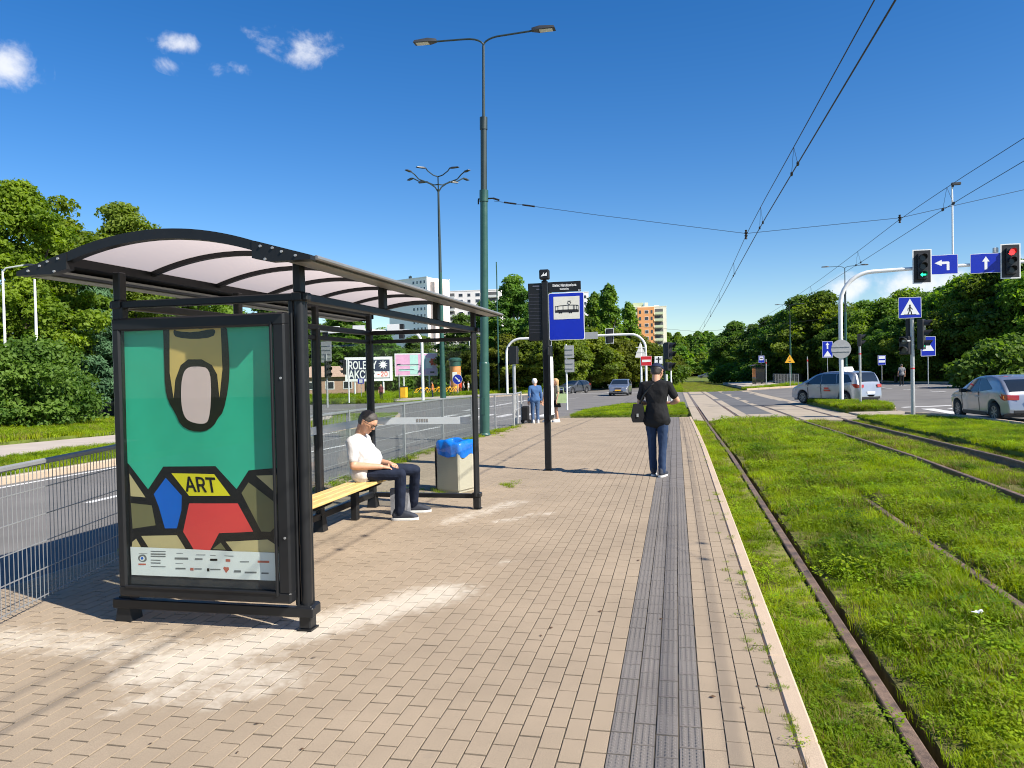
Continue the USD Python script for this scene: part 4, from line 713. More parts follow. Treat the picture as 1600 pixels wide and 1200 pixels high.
def signal(parent, c, rz=0, n=3, r=.10, lit=None, board=None, arrow=None, name='signal_head'):
    """a signal head facing -Y before rz; c is its centre"""
    H = n * r * 2.75; R = lambda m: MV(m, c, rz)
    hd = obj(name, R(B(r * 2.9, r * 1.6, H, (0, 0, 0), .02)), K['blackmatt'], parent)
    if board:
        obj('back_board', R(B(board[0], .02, board[1], (0, .03, 0), .004)), K['blackmatt'], hd); w, h = board
        obj('board_border', R(J(B(w, .026, .05, (0, .03, h / 2 - .025)), B(w, .026, .05, (0, .03, -h / 2 + .025)), B(.05, .026, h - .1, (w / 2 - .025, .03, 0)), B(.05, .026, h - .1, (-w / 2 + .025, .03, 0)))), K['signwhite'], hd)
    for i in range(n):
        z = H / 2 - r * 2.75 * (i + .5); y = -r * .8; on = lit and lit[0] == i
        obj('lens', R(CY((0, y - .012, z), (0, y + .01, z), r, n=18) if not (on and arrow) else EXT([(p[0] * r * 11, z + p[1] * r * 11) for p in arrow], .012, y)), K[lit[1]] if on else K['lens'], hd, smooth=False)
        obj('visor', R(visor(0, y, z, r * 1.12, r * 2)), K['blackmatt'], hd)
    return hd
def sign_plate(parent, c, shape, face, rz=0, rim=.02, marks=(), back=False, name='sign_plate'):
    """a flat sign facing -Y: shape and marks are polygons in the x-z plane round c"""
    R = lambda m: MV(m, c, rz); pl = shape if not isinstance(shape, list) else Polygon(shape)
    p = obj(name, R(EXT(pl, .012, 0)), K['signwhite'] if not back else K['signback'], parent, smooth=False)
    if not back: obj('sign_face', R(EXT(pl.buffer(-rim), .003, -.012)), K[face], p, smooth=False)
    for i, (m, k) in enumerate(marks): obj('pictogram', R(EXT(m, .003, -.0155 - .003 * i)), K[k], p, smooth=False)
    if back: obj('brace', R(J(B(pl.bounds[2] - pl.bounds[0] - .1, .025, .04, (0, -.024, .12)), B(pl.bounds[2] - pl.bounds[0] - .1, .025, .04, (0, -.024, -.12)))), K['galv'], p)
    return p
def WALK(s):
    g = [Polygon([(.02 * math.cos(a) * 2.2, .20 + .02 * math.sin(a) * 2.2) for a in np.linspace(0, 2 * PI, 12)[:-1]])]
    for p, w in (([(0, .14), (-.01, -.03)], .075), ([(-.01, -.03), (-.09, -.24)], .045), ([(-.01, -.03), (.06, -.12), (.07, -.24)], .045), ([(0, .13), (-.09, .03), (-.10, -.05)], .032), ([(.0, .13), (.09, .03), (.12, .0)], .032)): g.append(LineString(p).buffer(w / 2))
    from shapely import union_all; from shapely.affinity import scale as sc_
    return sc_(union_all(g), s, s, origin=(0, 0))
def crossing_sign(parent, c, w=.75, rz=0):
    h = w / 2; t = Polygon([(-.42 * w, -.34 * w), (.42 * w, -.34 * w), (0, .43 * w)])
    from shapely.affinity import translate
    return sign_plate(parent, c, ROUND(w, w, .03 * w), 'signblue', rz, .02 * w, [(t, 'signwhite'), (translate(WALK(w * .95), 0, -.08 * w).union(sbox(-.27 * w, -.335 * w, .27 * w, -.315 * w)), 'ink')])
def pole(parent, h, r, m='galv', name='pole', z0=0.0): return obj(name, [CY((0, 0, z0), (0, 0, h), r, n=14), LATHE([(0, h), (r, h), (r * .6, h + r * .4), (0, h + r * .5)], 12)], K[m], parent)
def zt(x, y): return float(T(x, y))
# right-hand gantry over the carriageway
x, y = 8.1, 40.5; ga = thing('signal_gantry', 'pale curved steel gantry with two signal heads and blue lane signs over the right road', 'traffic light', (x, y, zt(x, y)))
zb = -zt(x, y); ztop = 6.22 + zb
pts = [(0, 0, 0), (0, 0, ztop - 1.7)] + [(1.55 - 1.55 * math.cos(a), 0, ztop - 1.55 + 1.55 * math.sin(a)) for a in np.linspace(0.1, PI / 2, 9)] + [(3.5, 0, ztop + .06), (16.5, 0, ztop + .30)]
obj('curved_pole', TUBE(pts, [.105, .105] + [.1] * 9 + [.085, .06], 14), K['whitepole'], ga); obj('base_flange', CY((0, 0, 0), (0, 0, .03), .22, n=16), K['galv'], ga)
signal(ga, (3.72, -.18, ztop + .12), 0, 3, .15, (2, 'green_lens'), (.86, 1.66), ARROW_L); signal(ga, (7.58, -.18, ztop + .18), 0, 3, .15, (0, 'red_lens'), (.86, 1.66))
up = Polygon([(-.06, -.3), (.06, -.3), (.06, .08), (.16, .08), (0, .33), (-.16, .08), (-.06, .08)])
lt = LineString([(.22, -.28), (.22, .08), (-.1, .08)]).buffer(.06, cap_style=2, join_style=1).union(Polygon([(-.06, .23), (-.38, .08), (-.06, -.07)]))
sign_plate(ga, (4.66, -.12, ztop + .17), ROUND(1.32, .94, .03), 'signblue', 0, .02, [(lt, 'signwhite')], name='lane_sign'); sign_plate(ga, (6.53, -.12, ztop + .14), ROUND(1.36, .94, .03), 'signblue', 0, .02, [(up, 'signwhite')], name='lane_sign')
obj('camera_mast', [CY((5.14, 0, ztop + .05), (5.14, 0, ztop + 4.05), .05, .04, 10)], K['whitepole'], ga); obj('traffic_camera', [B(.42, .14, .13, (5.30, -.05, ztop + 4.05), .02), B(.1, .1, .2, (5.16, 0, ztop + 4.0), .01)], K['lamphead'], ga)
rb = Polygon([(.47 * math.cos(a), .47 * math.sin(a)) for a in np.linspace(0, 2 * PI, 33)[:-1]]); sign_plate(ga, (-.02, -.125, 2.42 + zb), rb, None, 0, back=True, name='round_sign_back')
obj('detector', [B(.2, .2, .25, (7.0, 0, ztop + .75), .02)], K['galv'], ga)
# pedestrian crossing sign with signal heads on the near corner
x, y = 8.57, 30.5; cs_ = thing('crossing_sign', 'blue pedestrian crossing sign above black signal heads on a grey pole right of the tracks', 'sign', (x, y, zt(x, y) - .1)); zb = -zt(x, y) + .1
pole(cs_, 3.62 + zb, .072); crossing_sign(cs_, (-.09, -.085, 3.69 + zb), .77); obj('clamp', [CY((0, 0, q + zb), (0, 0, q + .05 + zb), .08, n=14) for q in (1.55, 2.3, 3.3)], K['galv'], cs_)
signal(cs_, (.32, .02, 2.70 + zb), math.radians(62), 3, .135, (2, 'green_lens'), None, ARROW_L); hq = signal(cs_, (-.24, .02, 2.30 + zb), math.radians(-35), 2, .12); obj('backing_plate', B(.18, .05, 1.5, (-.1, .07, 2.75 + zb), .01), K['blackmatt'], cs_)
obj('white_label', B(.26, .01, .05, (-.24, -.16, 2.47 + zb)), K['signwhite'], cs_); obj('sticker', CY((0, 0, 1.42 + zb), (0, 0, 1.47 + zb), .0735, n=14), K['signred'], cs_)
x, y = 8.16, 36.8; s2 = thing('signal_post', 'thin grey post with a narrow black signal head before the white taxi', 'traffic light', (x, y, zt(x, y))); pole(s2, 2.75, .05); signal(s2, (-.02, .0, 2.95), math.radians(80), 2, .10); obj('sticker', CY((0, 0, 2.3), (0, 0, 2.36), .0515, n=12), K['signred'], s2)
# signs beyond the junction
def simple_sign(label, X, Y, zc_, build, r=.035, cat='sign', name='road_sign', rz=0, m='galv', top=None):
    t = thing(name, label, cat, (X, Y, zt(X, Y)), rz); pole(t, (zc_ if top is None else top) - zt(X, Y), r, m); build(t, zc_ - zt(X, Y)); return t
simple_sign('tall blue arrow sign above a crossing symbol beyond the white taxi', 14.0, 76, 3.1, lambda t, z: (sign_plate(t, (0, -.05, z), ROUND(.95, 1.55, .04), 'signblue', 0, .03, [(Polygon([(p[0] * 1.0, p[1] * 1.0 + .33) for p in up.exterior.coords]), 'signwhite'), (Polygon([(-.36, -.68), (.36, -.68), (0, -.12)]), 'signwhite')])))
tri = lambda w: Polygon([(-w / 2, -w * .43), (w / 2, -w * .43), (0, w * .43)]).buffer(.03)
simple_sign('yellow triangular warning sign on a thin post beside the far tram stop', 11.6, 83, 2.35, lambda t, z: sign_plate(t, (0, -.05, z), tri(.92), 'signyellow', 0, .0, [(sbox(-.03, -.05, .03, .2).union(sbox(-.12, -.3, .12, -.22)), 'ink')]))
def bare_post(label, X, Y, h): t = thing('post', label, 'post', (X, Y, zt(X, Y))); pole(t, h, .06, 'galv'); obj('cap_band', CY((0, 0, h - .5), (0, 0, h - .3), .064, n=12), K['signred'], t)
bare_post('plain grey post in front of the far tram stop shelter', 9.8, 88, 3.0); bare_post('plain grey post between the far fence and the blue arrow sign', 13.9, 86.5, 3.0)
tramw = lambda t, z: sign_plate(t, (0, -.05, z), ROUND(.72, .92, .03), 'signblue', 0, .02, [(sbox(-.24, -.12, .24, .36), 'signwhite'), (sbox(-.18, .02, .18, .14).union(sbox(-.2, .2, .2, .22)), 'ink')])
simple_sign('small dark blue tram stop sign at the far platform across the junction', 10.9, 103, 2.55, tramw, .07, m='greendark', top=3.6)
simple_sign('blue and white bus stop sign among dark trunks above the taxi roof', 20.7, 84, 2.0, lambda t, z: sign_plate(t, (0, -.05, z), ROUND(.75, 1.0, .03), 'signblue', 0, .02, [(sbox(-.3, .12, .3, .42).union(sbox(-.3, -.25, .3, .0)), 'signwhite')]))
simple_sign('blue crossing sign on a thin pole partly behind the black signal heads', 18.2, 61, 2.85, lambda t, z: sign_plate(t, (0, -.05, z), ROUND(1.0, 1.45, .04), 'signblue', 0, .03, [(tri(.75).buffer(-.01), 'signwhite')]))
# group of signs and signals behind the man in black
x, y = -1.75, 39.6; rr = simple_sign('square red no-entry sign with white bar left of the man in black', x, y, 2.05, lambda t, z: (sign_plate(t, (.27, -.05, z), ROUND(.56, .50, .02), 'signred', 0, .012, [(sbox(-.22, -.06, .22, .06), 'signwhite')])), .05, m='whitepole', top=2.9)
sign_plate(rr, (-.02, -.07, 2.62 - zt(x, y)), tri(.85), 'signwhite', math.radians(55), 0.0, back=True, name='triangle_sign_back')
simple_sign('small white sign on a thin post above the cap of the man in black', -1.1, 41.5, 2.1, lambda t, z: sign_plate(t, (.2, -.05, z), ROUND(.42, .42, .02), 'signwhite', 0, .01, [(LineString([(0, -.14), (0, .14)]).buffer(.03).union(LineString([(-.12, .05), (.12, .05)]).buffer(.03)), 'ink')]), .04, m='whitepole')
x, y = -.62, 43.0; sg = thing('signal_post', 'black tram signal heads with hoods on a post right of the man in black', 'traffic light', (x, y, zt(x, y))); zb = -zt(x, y); pole(sg, 3.0 + zb, .06, 'greendark'); signal(sg, (.22, 0, 2.62 + zb), math.radians(65), 2, .17); signal(sg, (.18, 0, 1.75 + zb), math.radians(65), 1, .17); obj('guard_rail_post', [CY((.35, .3, 0), (.35, .3, 1.5 + zb), .05, n=10), CY((.1, .6, 0), (.1, .6, 1.3 + zb), .05, n=10)], K['whitepole'], sg)
# portal over the left carriageway beyond the junction
x, y = -18.3, 81.7; pg = thing('signal_portal', 'white steel portal with signals and sign backs spanning the left road beyond the junction', 'traffic light', (x, y, zt(x, y))); ztop = 5.25 - zt(x, y); W_ = 15.2
cr = [(1.6 - 1.6 * math.cos(a), ztop - 1.6 + 1.6 * math.sin(a)) for a in np.linspace(0, PI / 2, 8)]
obj('portal_frame', TUBE([(0, 0, 0)] + [(a, 0, b) for a, b in cr] + [(W_ - a, -.0, b + .12) for a, b in cr[::-1]] + [(W_, 0, .2)], .13, 12), K['whitepole'], pg)
signal(pg, (11.4, .1, ztop + .0), PI, 3, .17, None, (.9, 1.6)); obj('sign_back', B(1.5, .03, .75, (9.4, -.16, ztop + .1), .005), K['signback'], pg); signal(pg, (4.6, .1, ztop - .1), PI, 3, .17, None, (.9, 1.6)); obj('sign_back', B(1.5, .03, .8, (6.6, -.16, ztop + .1), .005), K['signback'], pg)
x, y = -5.94, 27.76; sl = thing('signal_post', 'grey post with a dark signal back at the end of the platform fence', 'traffic light', (x, y, zt(x, y) - .12)); zb = -zt(x, y) + .12; pole(sl, 2.05 + zb, .062); signal(sl, (-.02, .0, 2.26 + zb), math.radians(170), 2, .12)
fe = thing('guard_rail', 'grey tubular guard rail between the green lamp and the signal post', 'railing', (-5.3, 24.6, zt(-5.3, 24.6) - .03))
for k in range(3): obj('rail_post', CY((-.12 * k, 1.2 * k, 0), (-.12 * k, 1.2 * k, 1.04), .03, n=8), K['galv'], fe)
obj('hand_rail', TUBE([(.02, -.2, 1.05), (-.24, 2.4, 1.05)], .03, 8), K['galv'], fe); obj('lower_rail', TUBE([(.02, -.2, .5), (-.24, 2.4, .5)], .02, 8), K['galv'], fe)
tb2 = thing('road_sign', 'pair of grey sign backs stacked on a post behind the tram stop pole', 'sign', (-5.2, 36.5, zt(-5.2, 36.5))); zb = -zt(-5.2, 36.5); pole(tb2, 2.9 + zb, .04, 'whitepole')
for k in (0, 1): sign_plate(tb2, (.16, -.06, 2.55 - .68 * k + zb), ROUND(.46, .62, .02), None, 0, back=True, name='sign_back')
# gantry of white boards seen over the shelter's glass
x, y = -22.0, 63.9; gb = thing('signal_gantry', 'white curved gantry seen from behind with white boards above the shelter glass', 'traffic light', (x, y, zt(x, y))); ztop = 5.45 - zt(x, y)
obj('curved_pole', TUBE([(0, 0, 0), (0, 0, ztop - 1.3)] + [(-1.2 + 1.2 * math.cos(a), 0, ztop - 1.2 + 1.2 * math.sin(a)) for a in np.linspace(.15, PI / 2, 7)] + [(-10, 0, ztop + .3)], .13, 12), K['whitepole'], gb)
for X_ in (-8.3, -5.9, -2.6): obj('white_board', B(1.15, .03, .62, (X_, -.15, ztop + .35), .004), K['signwhite'], gb)
for X_ in (-9.3, -1.9): signal(gb, (X_, .1, ztop + .0), PI, 3, .16, None, None)
x, y = -24.6, 50.4; sl2 = thing('signal_post', 'signal post with a grey panel above a black head at the left junction corner', 'traffic light', (x, y, zt(x, y))); zb = -zt(x, y); pole(sl2, 3.2 + zb, .07); obj('panel_back', [B(.8, .03, 1.5, (0, .0, 3.35 + zb), .005)], K['signback'], sl2); obj('panel_brace', [B(.7, .03, .05, (0, -.03, 3.35 + zb + q)) for q in (-.45, -.15, .15, .45)], K['galv'], sl2); signal(sl2, (.12, -.08, 2.1 + zb), math.radians(60), 3, .15)
x, y = -28.2, 62.0; sl3 = thing('signal_post', 'thin white post with dark signal heads left of the white billboard', 'traffic light', (x, y, zt(x, y))); zb = -zt(x, y); pole(sl3, 3.0 + zb, .06, 'whitepole'); signal(sl3, (-.35, 0, 2.35 + zb), math.radians(-70), 3, .16)
xs = simple_sign('small blue crossing sign on a thin post before the pink billboard', -30.5, 108, 2.0, lambda t, z: crossing_sign(t, (0, -.06, z), 1.0)); simple_sign('blue crossing sign on a bent arm behind the green lamp post', -26.2, 104, 2.55, lambda t, z: crossing_sign(t, (.25, -.06, z), 1.0), m='whitepole')
circ = lambda r: Polygon([(r * math.cos(a), r * math.sin(a)) for a in np.linspace(0, 2 * PI, 29)[:-1]])
simple_sign('round blue keep-right arrow sign beyond the platform fence', -26.0, 88.5, .85, lambda t, z: sign_plate(t, (0, -.06, z), circ(.62), 'signblue', 0, .03, [(LineString([(-.28, .28), (.18, -.18)]).buffer(.07, cap_style=2).union(Polygon([(.34, -.34), (.30, -.02), (.02, -.30)])), 'signwhite')]), .05, 'sign', 'road_sign', 0, 'galv')
simple_sign('small light blue sign below the white billboard', -34.0, 78, .95, lambda t, z: sign_plate(t, (0, -.06, z), ROUND(.75, .62, .03), 'signblue', 0, .02, [(sbox(-.2, -.2, .2, .2), 'signwhite')]), .04)
# billboards
K['navy'] = mat('billboard_navy', rgb(34, 44, 70), .5, var=.08); K['pink'] = mat('billboard_pink', rgb(232, 172, 205), .5, var=.12, scale=1); K['mint'] = mat('billboard_mint', rgb(186, 224, 214), .5, var=.1, scale=1); K['rust'] = mat('billboard_red', rgb(214, 66, 44), .5, var=.08); K['lilac'] = mat('billboard_lilac', rgb(214, 180, 214), .5, var=.1)
def billboard(label, X, Y, zc_, w, h, rz):
    t = thing('billboard', label, 'billboard', (X, Y, zt(X, Y)), rz); z = zc_ - zt(X, Y); obj('panel', B(w, .12, h, (0, 0, z), .02), K['signwhite'], t)
    for s in (-1, 1): obj('post', CY((s * w * .3, .12, 0), (s * w * .3, .12, z), .12, n=8), K['whitepole'], t)
    return t, z
b1, z = billboard('white and navy billboard for roller blinds with a discount figure', -39.0, 92, 2.35, 6.1, 3.15, math.radians(20))
obj('navy_field', B(5.4, .01, 2.45, (-.0, -.066, z + .0)), K['navy'], b1); obj('lettering', TEXT('ROLETY', 1.0, (-.78, -.072, z + .55), .006, True, 3.6), K['signwhite'], b1); obj('lettering', TEXT('AKCES', 1.0, (-.9, -.072, z - .65), .006, True, 3.35), K['signwhite'], b1)
obj('starburst', EXT(Polygon([((.62 if k % 2 else .3) * math.cos(k * PI / 10) + 1.85, (.62 if k % 2 else .3) * math.sin(k * PI / 10) + z + .55) for k in range(20)]), .006, -.072), K['signwhite'], b1, smooth=False); obj('price_field', B(1.9, .006, .8, (1.7, -.074, z - .72)), K['signwhite'], b1); obj('price_lettering', TEXT('-20', .6, (1.75, -.078, z - .66), .006, True, 1.3), K['rust'], b1)
b2, z = billboard('pink and mint billboard with a red flower left of the dark mast', -36.74, 104, 2.95, 6.2, 3.3, math.radians(14))
obj('pink_field', B(5.9, .01, 3.0, (0, -.066, z)), K['pink'], b2)
for i, (x0, z0, w, h, c) in enumerate([(-.3, 0, 1.2, 2.9, 'mint'), (1.2, .3, 1.0, 2.0, 'mint'), (2.1, 0, 1.5, 2.8, 'lilac'), (1.9, .2, .9, 1.5, 'signwhite'), (-1.3, -.05, 2.6, .22, 'signwhite'), (-1.1, -.75, 2.8, .3, 'mint')]): obj('colour_field', B(w, .008, h, (x0, -.072 - .002 * i, z + z0)), K[c], b2)
obj('flower', EXT(Polygon([((.5 + .1 * math.cos(6 * a)) * math.cos(a) + 2.45, (.5 + .1 * math.cos(6 * a)) * math.sin(a) + z + .35) for a in np.linspace(0, 2 * PI, 48)[:-1]]), .006, -.09), K['rust'], b2, smooth=False)
obj('print_bar', [B(3.2, .006, .1, (-1.2, -.094, z + .0)), B(.5, .006, .1, (-2.5, -.094, z + .1)), B(2.2, .006, .08, (-1.4, -.094, z - .7)), B(.6, .006, .25, (2.3, -.094, z - 1.15))], K['navy'], b2)
# advertising column, bicycles, bin, small pavilion
ac = thing('advertising_column', 'round advertising column with orange posters and a dark cap beside the crossing', 'advertising column', (-28.2, 95, zt(-28.2, 95)))
obj('drum', CY((0, 0, .3), (0, 0, 3.6), .72, n=24), mat('column_poster', rgb(214, 140, 84), .6, var=.3, scale=1.5), ac); obj('plinth', CY((0, 0, 0), (0, 0, .3), .8, n=24), K['signback'], ac); obj('cap', LATHE([(0, 4.75), (.6, 4.7), (.85, 4.5), (.85, 4.3), (.74, 4.25), (.74, 3.6), (0, 3.6)], 24), K['green'], ac)
for k in range(5): a = k * 1.2 - 2.6; obj('poster_sheet', MV(B(.02, .6, .9, (.715, 0, 1.2 + (k % 2) * 1.2)), (0, 0, 0), a), K[['pink', 'signwhite', 'rust', 'mint', 'navy'][k]], ac)
def bike(label, X, Y, rz, group=None):
    t = thing('bicycle', label, 'bicycle', (X, Y, zt(X, Y) + .08), rz, group)
    for s in (-.55, .55): obj('wheel', J(MV(trimesh.creation.torus(.32, .028, 20, 6), (s, 0, .35), 0, PI / 2), MV(J(*[CY((0, 0, 0), (.31 * math.cos(a), .31 * math.sin(a), 0), .004, n=3) for a in np.linspace(0, 2 * PI, 9)[:-1]]), (s, 0, .35), 0, PI / 2)), K['tyre'], t)
    obj('frame', [CY(a, b, .024, n=6) for a, b in [((-.55, 0, .35), (-.15, 0, .35)), ((-.15, 0, .35), (-.25, 0, .85)), ((-.55, 0, .35), (-.22, 0, .72)), ((-.15, 0, .35), (.4, 0, .75)), ((-.22, 0, .75), (.38, 0, .82)), ((.38, 0, .95), (.55, 0, .35))]], K['signyellow'], t)
    obj('handlebar', TUBE([(.30, -.28, 1.02), (.40, -.1, 1.0), (.40, .1, 1.0), (.30, .28, 1.02)], .015, 6), K['blackmatt'], t); obj('saddle', hull([(-.38, -.07, .9), (-.38, .07, .9), (-.12, 0, .92), (-.36, 0, .96)]), K['blackmatt'], t); obj('mudguard', MV(B(.3, .09, .2, (.62, 0, .85), .03)), K['signyellow'], t); return t
b0 = bike('yellow hire bicycle in the row beside the crossing', -29.6, 84, 1.2, 'yellow hire bicycles in a row beside the crossing')
for k in range(1, 7): dup(b0, (-29.6 + .62 * k, 84.2 + .3 * k, zt(-28, 84) + .08), 1.2 + .05 * (k % 3))
yb = thing('waste_bin', 'small bright yellow bin on the pavement before the hire bicycles', 'bin', (-28.3, 76, zt(-28.3, 76))); obj('body', B(.7, .6, 1.15, (0, 0, .6), .06), K['signyellow'], yb); obj('lid', B(.74, .64, .1, (0, 0, 1.22), .03), K['blackmatt'], yb); obj('post', CY((-.5, 0, 0), (-.5, 0, 2.6), .05, n=8), K['galv'], yb)
pv = thing('pavilion', 'low tan building with a pale sloping roof left of the white billboard', 'building', (-47, 98, zt(-47, 98)), math.radians(15)); K['tanwall'] = mat('tan_render', (.42, .27, .19), .85, var=.1, scale=2); K['shadewin'] = mat('window_glass', (.03, .035, .045), .08, var=.2, scale=.3, spec=.7)
obj('wall', BB(-4, 4, -3, 3, 0, 2.6), K['tanwall'], pv); rf_ = obj('roof', hull([(-4.4, -3.4, 2.6), (4.4, -3.4, 2.6), (-4.4, 3.4, 2.6), (4.4, 3.4, 2.6), (-3, 0, 4.1), (3, 0, 4.1)]), mat('pale_roof', (.45, .30, .22), .8, var=.15), pv)
for k in range(3): w = obj('window', BB(-2.8 + 2.4 * k, -1.6 + 2.4 * k, -3.04, -2.98, .9, 2.0), K['signwhite'], pv); obj('pane', BB(-2.7 + 2.4 * k, -1.7 + 2.4 * k, -3.05, -3.03, 1.0, 1.9), K['shadewin'], w)
# ------------------------------------------------------------------ cars
def paint(name, col, metal=.55, rough=.32): return usdkit.material(stage, '/World/Looks/' + name, {'tc': ('texture_coordinate', {}), 'n': ('noise_texture', {'scale': 3.0, 'detail': 5.0}), 'r': ('rgb_ramp', {'ramp': [(.3, np.array(col) * .93), (.7, np.array(col) * 1.05)]}), 'p': ('principled_bsdf', {'metallic': metal, 'roughness': rough, 'coat_weight': .8, 'coat_roughness': .06})}, [('tc.object', 'n.vector'), ('n.fac', 'r.fac'), ('r.color', 'p.base_color')], surface='p.BSDF')
K['silver'] = paint('silver_car_paint', (.30, .31, .335), .7); K['pearl'] = paint('pale_car_paint', (.33, .34, .365), .6); K['navycar'] = paint('dark_blue_car_paint', (.02, .026, .04), .4); K['greycar'] = paint('grey_car_paint', (.09, .10, .12), .5); K['whitecar'] = paint('white_car_paint', (.75, .75, .74), 0)
K['tail'] = mat('tail_light', (.32, .012, .01), .15, var=.1, coat=.5); K['amber'] = mat('amber_lamp', (.85, .32, .03), .2, var=0, emit=.8); K['head'] = mat('headlamp', (.55, .58, .6), .08, .3, var=.1, coat=.6)
TYPES = {'hatch': dict(L=4.0, W=1.74, H=1.48, wb=(1.22, -1.29), R=.31, up=[(2.0, .50), (1.97, .62), (1.88, .73), (1.6, .84), (1.05, .97), (.72, 1.12), (.2, 1.38), (-.2, 1.455), (-.7, 1.475), (-1.15, 1.42), (-1.5, 1.31), (-1.72, 1.13), (-1.88, .94), (-1.95, .80), (-1.98, .6), (-2.0, .45)], belt=.93,
                       win=[[(.62, .95), (.16, 1.31), (-.22, 1.37), (-.36, .96)], [(-.44, .97), (-.30, 1.375), (-.62, 1.36), (-1.18, 1.06)]], ws=(.95, .18), rw=(-1.46, -1.86)),
         'mpv': dict(L=4.6, W=1.84, H=1.70, wb=(1.38, -1.42), R=.325, up=[(2.3, .52), (2.27, .66), (2.15, .82), (1.8, .96), (1.45, 1.08), (1.0, 1.30), (.45, 1.55), (0, 1.65), (-.6, 1.70), (-1.3, 1.69), (-1.9, 1.62), (-2.06, 1.42), (-2.18, 1.08), (-2.25, .85), (-2.28, .6), (-2.3, .48)], belt=1.02,
                     win=[[(1.10, 1.05), (.42, 1.46), (.12, 1.53), (.10, 1.06)], [(.03, 1.06), (.05, 1.54), (-.85, 1.56), (-.9, 1.08)], [(-.98, 1.08), (-.93, 1.56), (-1.6, 1.52), (-1.85, 1.18)]], ws=(1.38, .40), rw=(-1.93, -2.16)),
         'saloon': dict(L=4.5, W=1.80, H=1.46, wb=(1.36, -1.30), R=.32, up=[(2.25, .50), (2.22, .62), (2.1, .74), (1.7, .84), (1.05, .95), (.75, 1.08), (.15, 1.36), (-.3, 1.44), (-.9, 1.45), (-1.5, 1.38), (-1.95, 1.22), (-2.10, .98), (-2.18, .82), (-2.22, .6), (-2.25, .48)], belt=.92,
                        win=[[(.66, .95), (.14, 1.30), (-.25, 1.36), (-.3, .95)], [(-.38, .95), (-.33, 1.365), (-1.0, 1.36), (-1.15, .97)], [(-1.22, .98), (-1.1, 1.35), (-1.5, 1.28), (-1.75, 1.05)]], ws=(1.0, .14), rw=(-1.75, -2.06))}
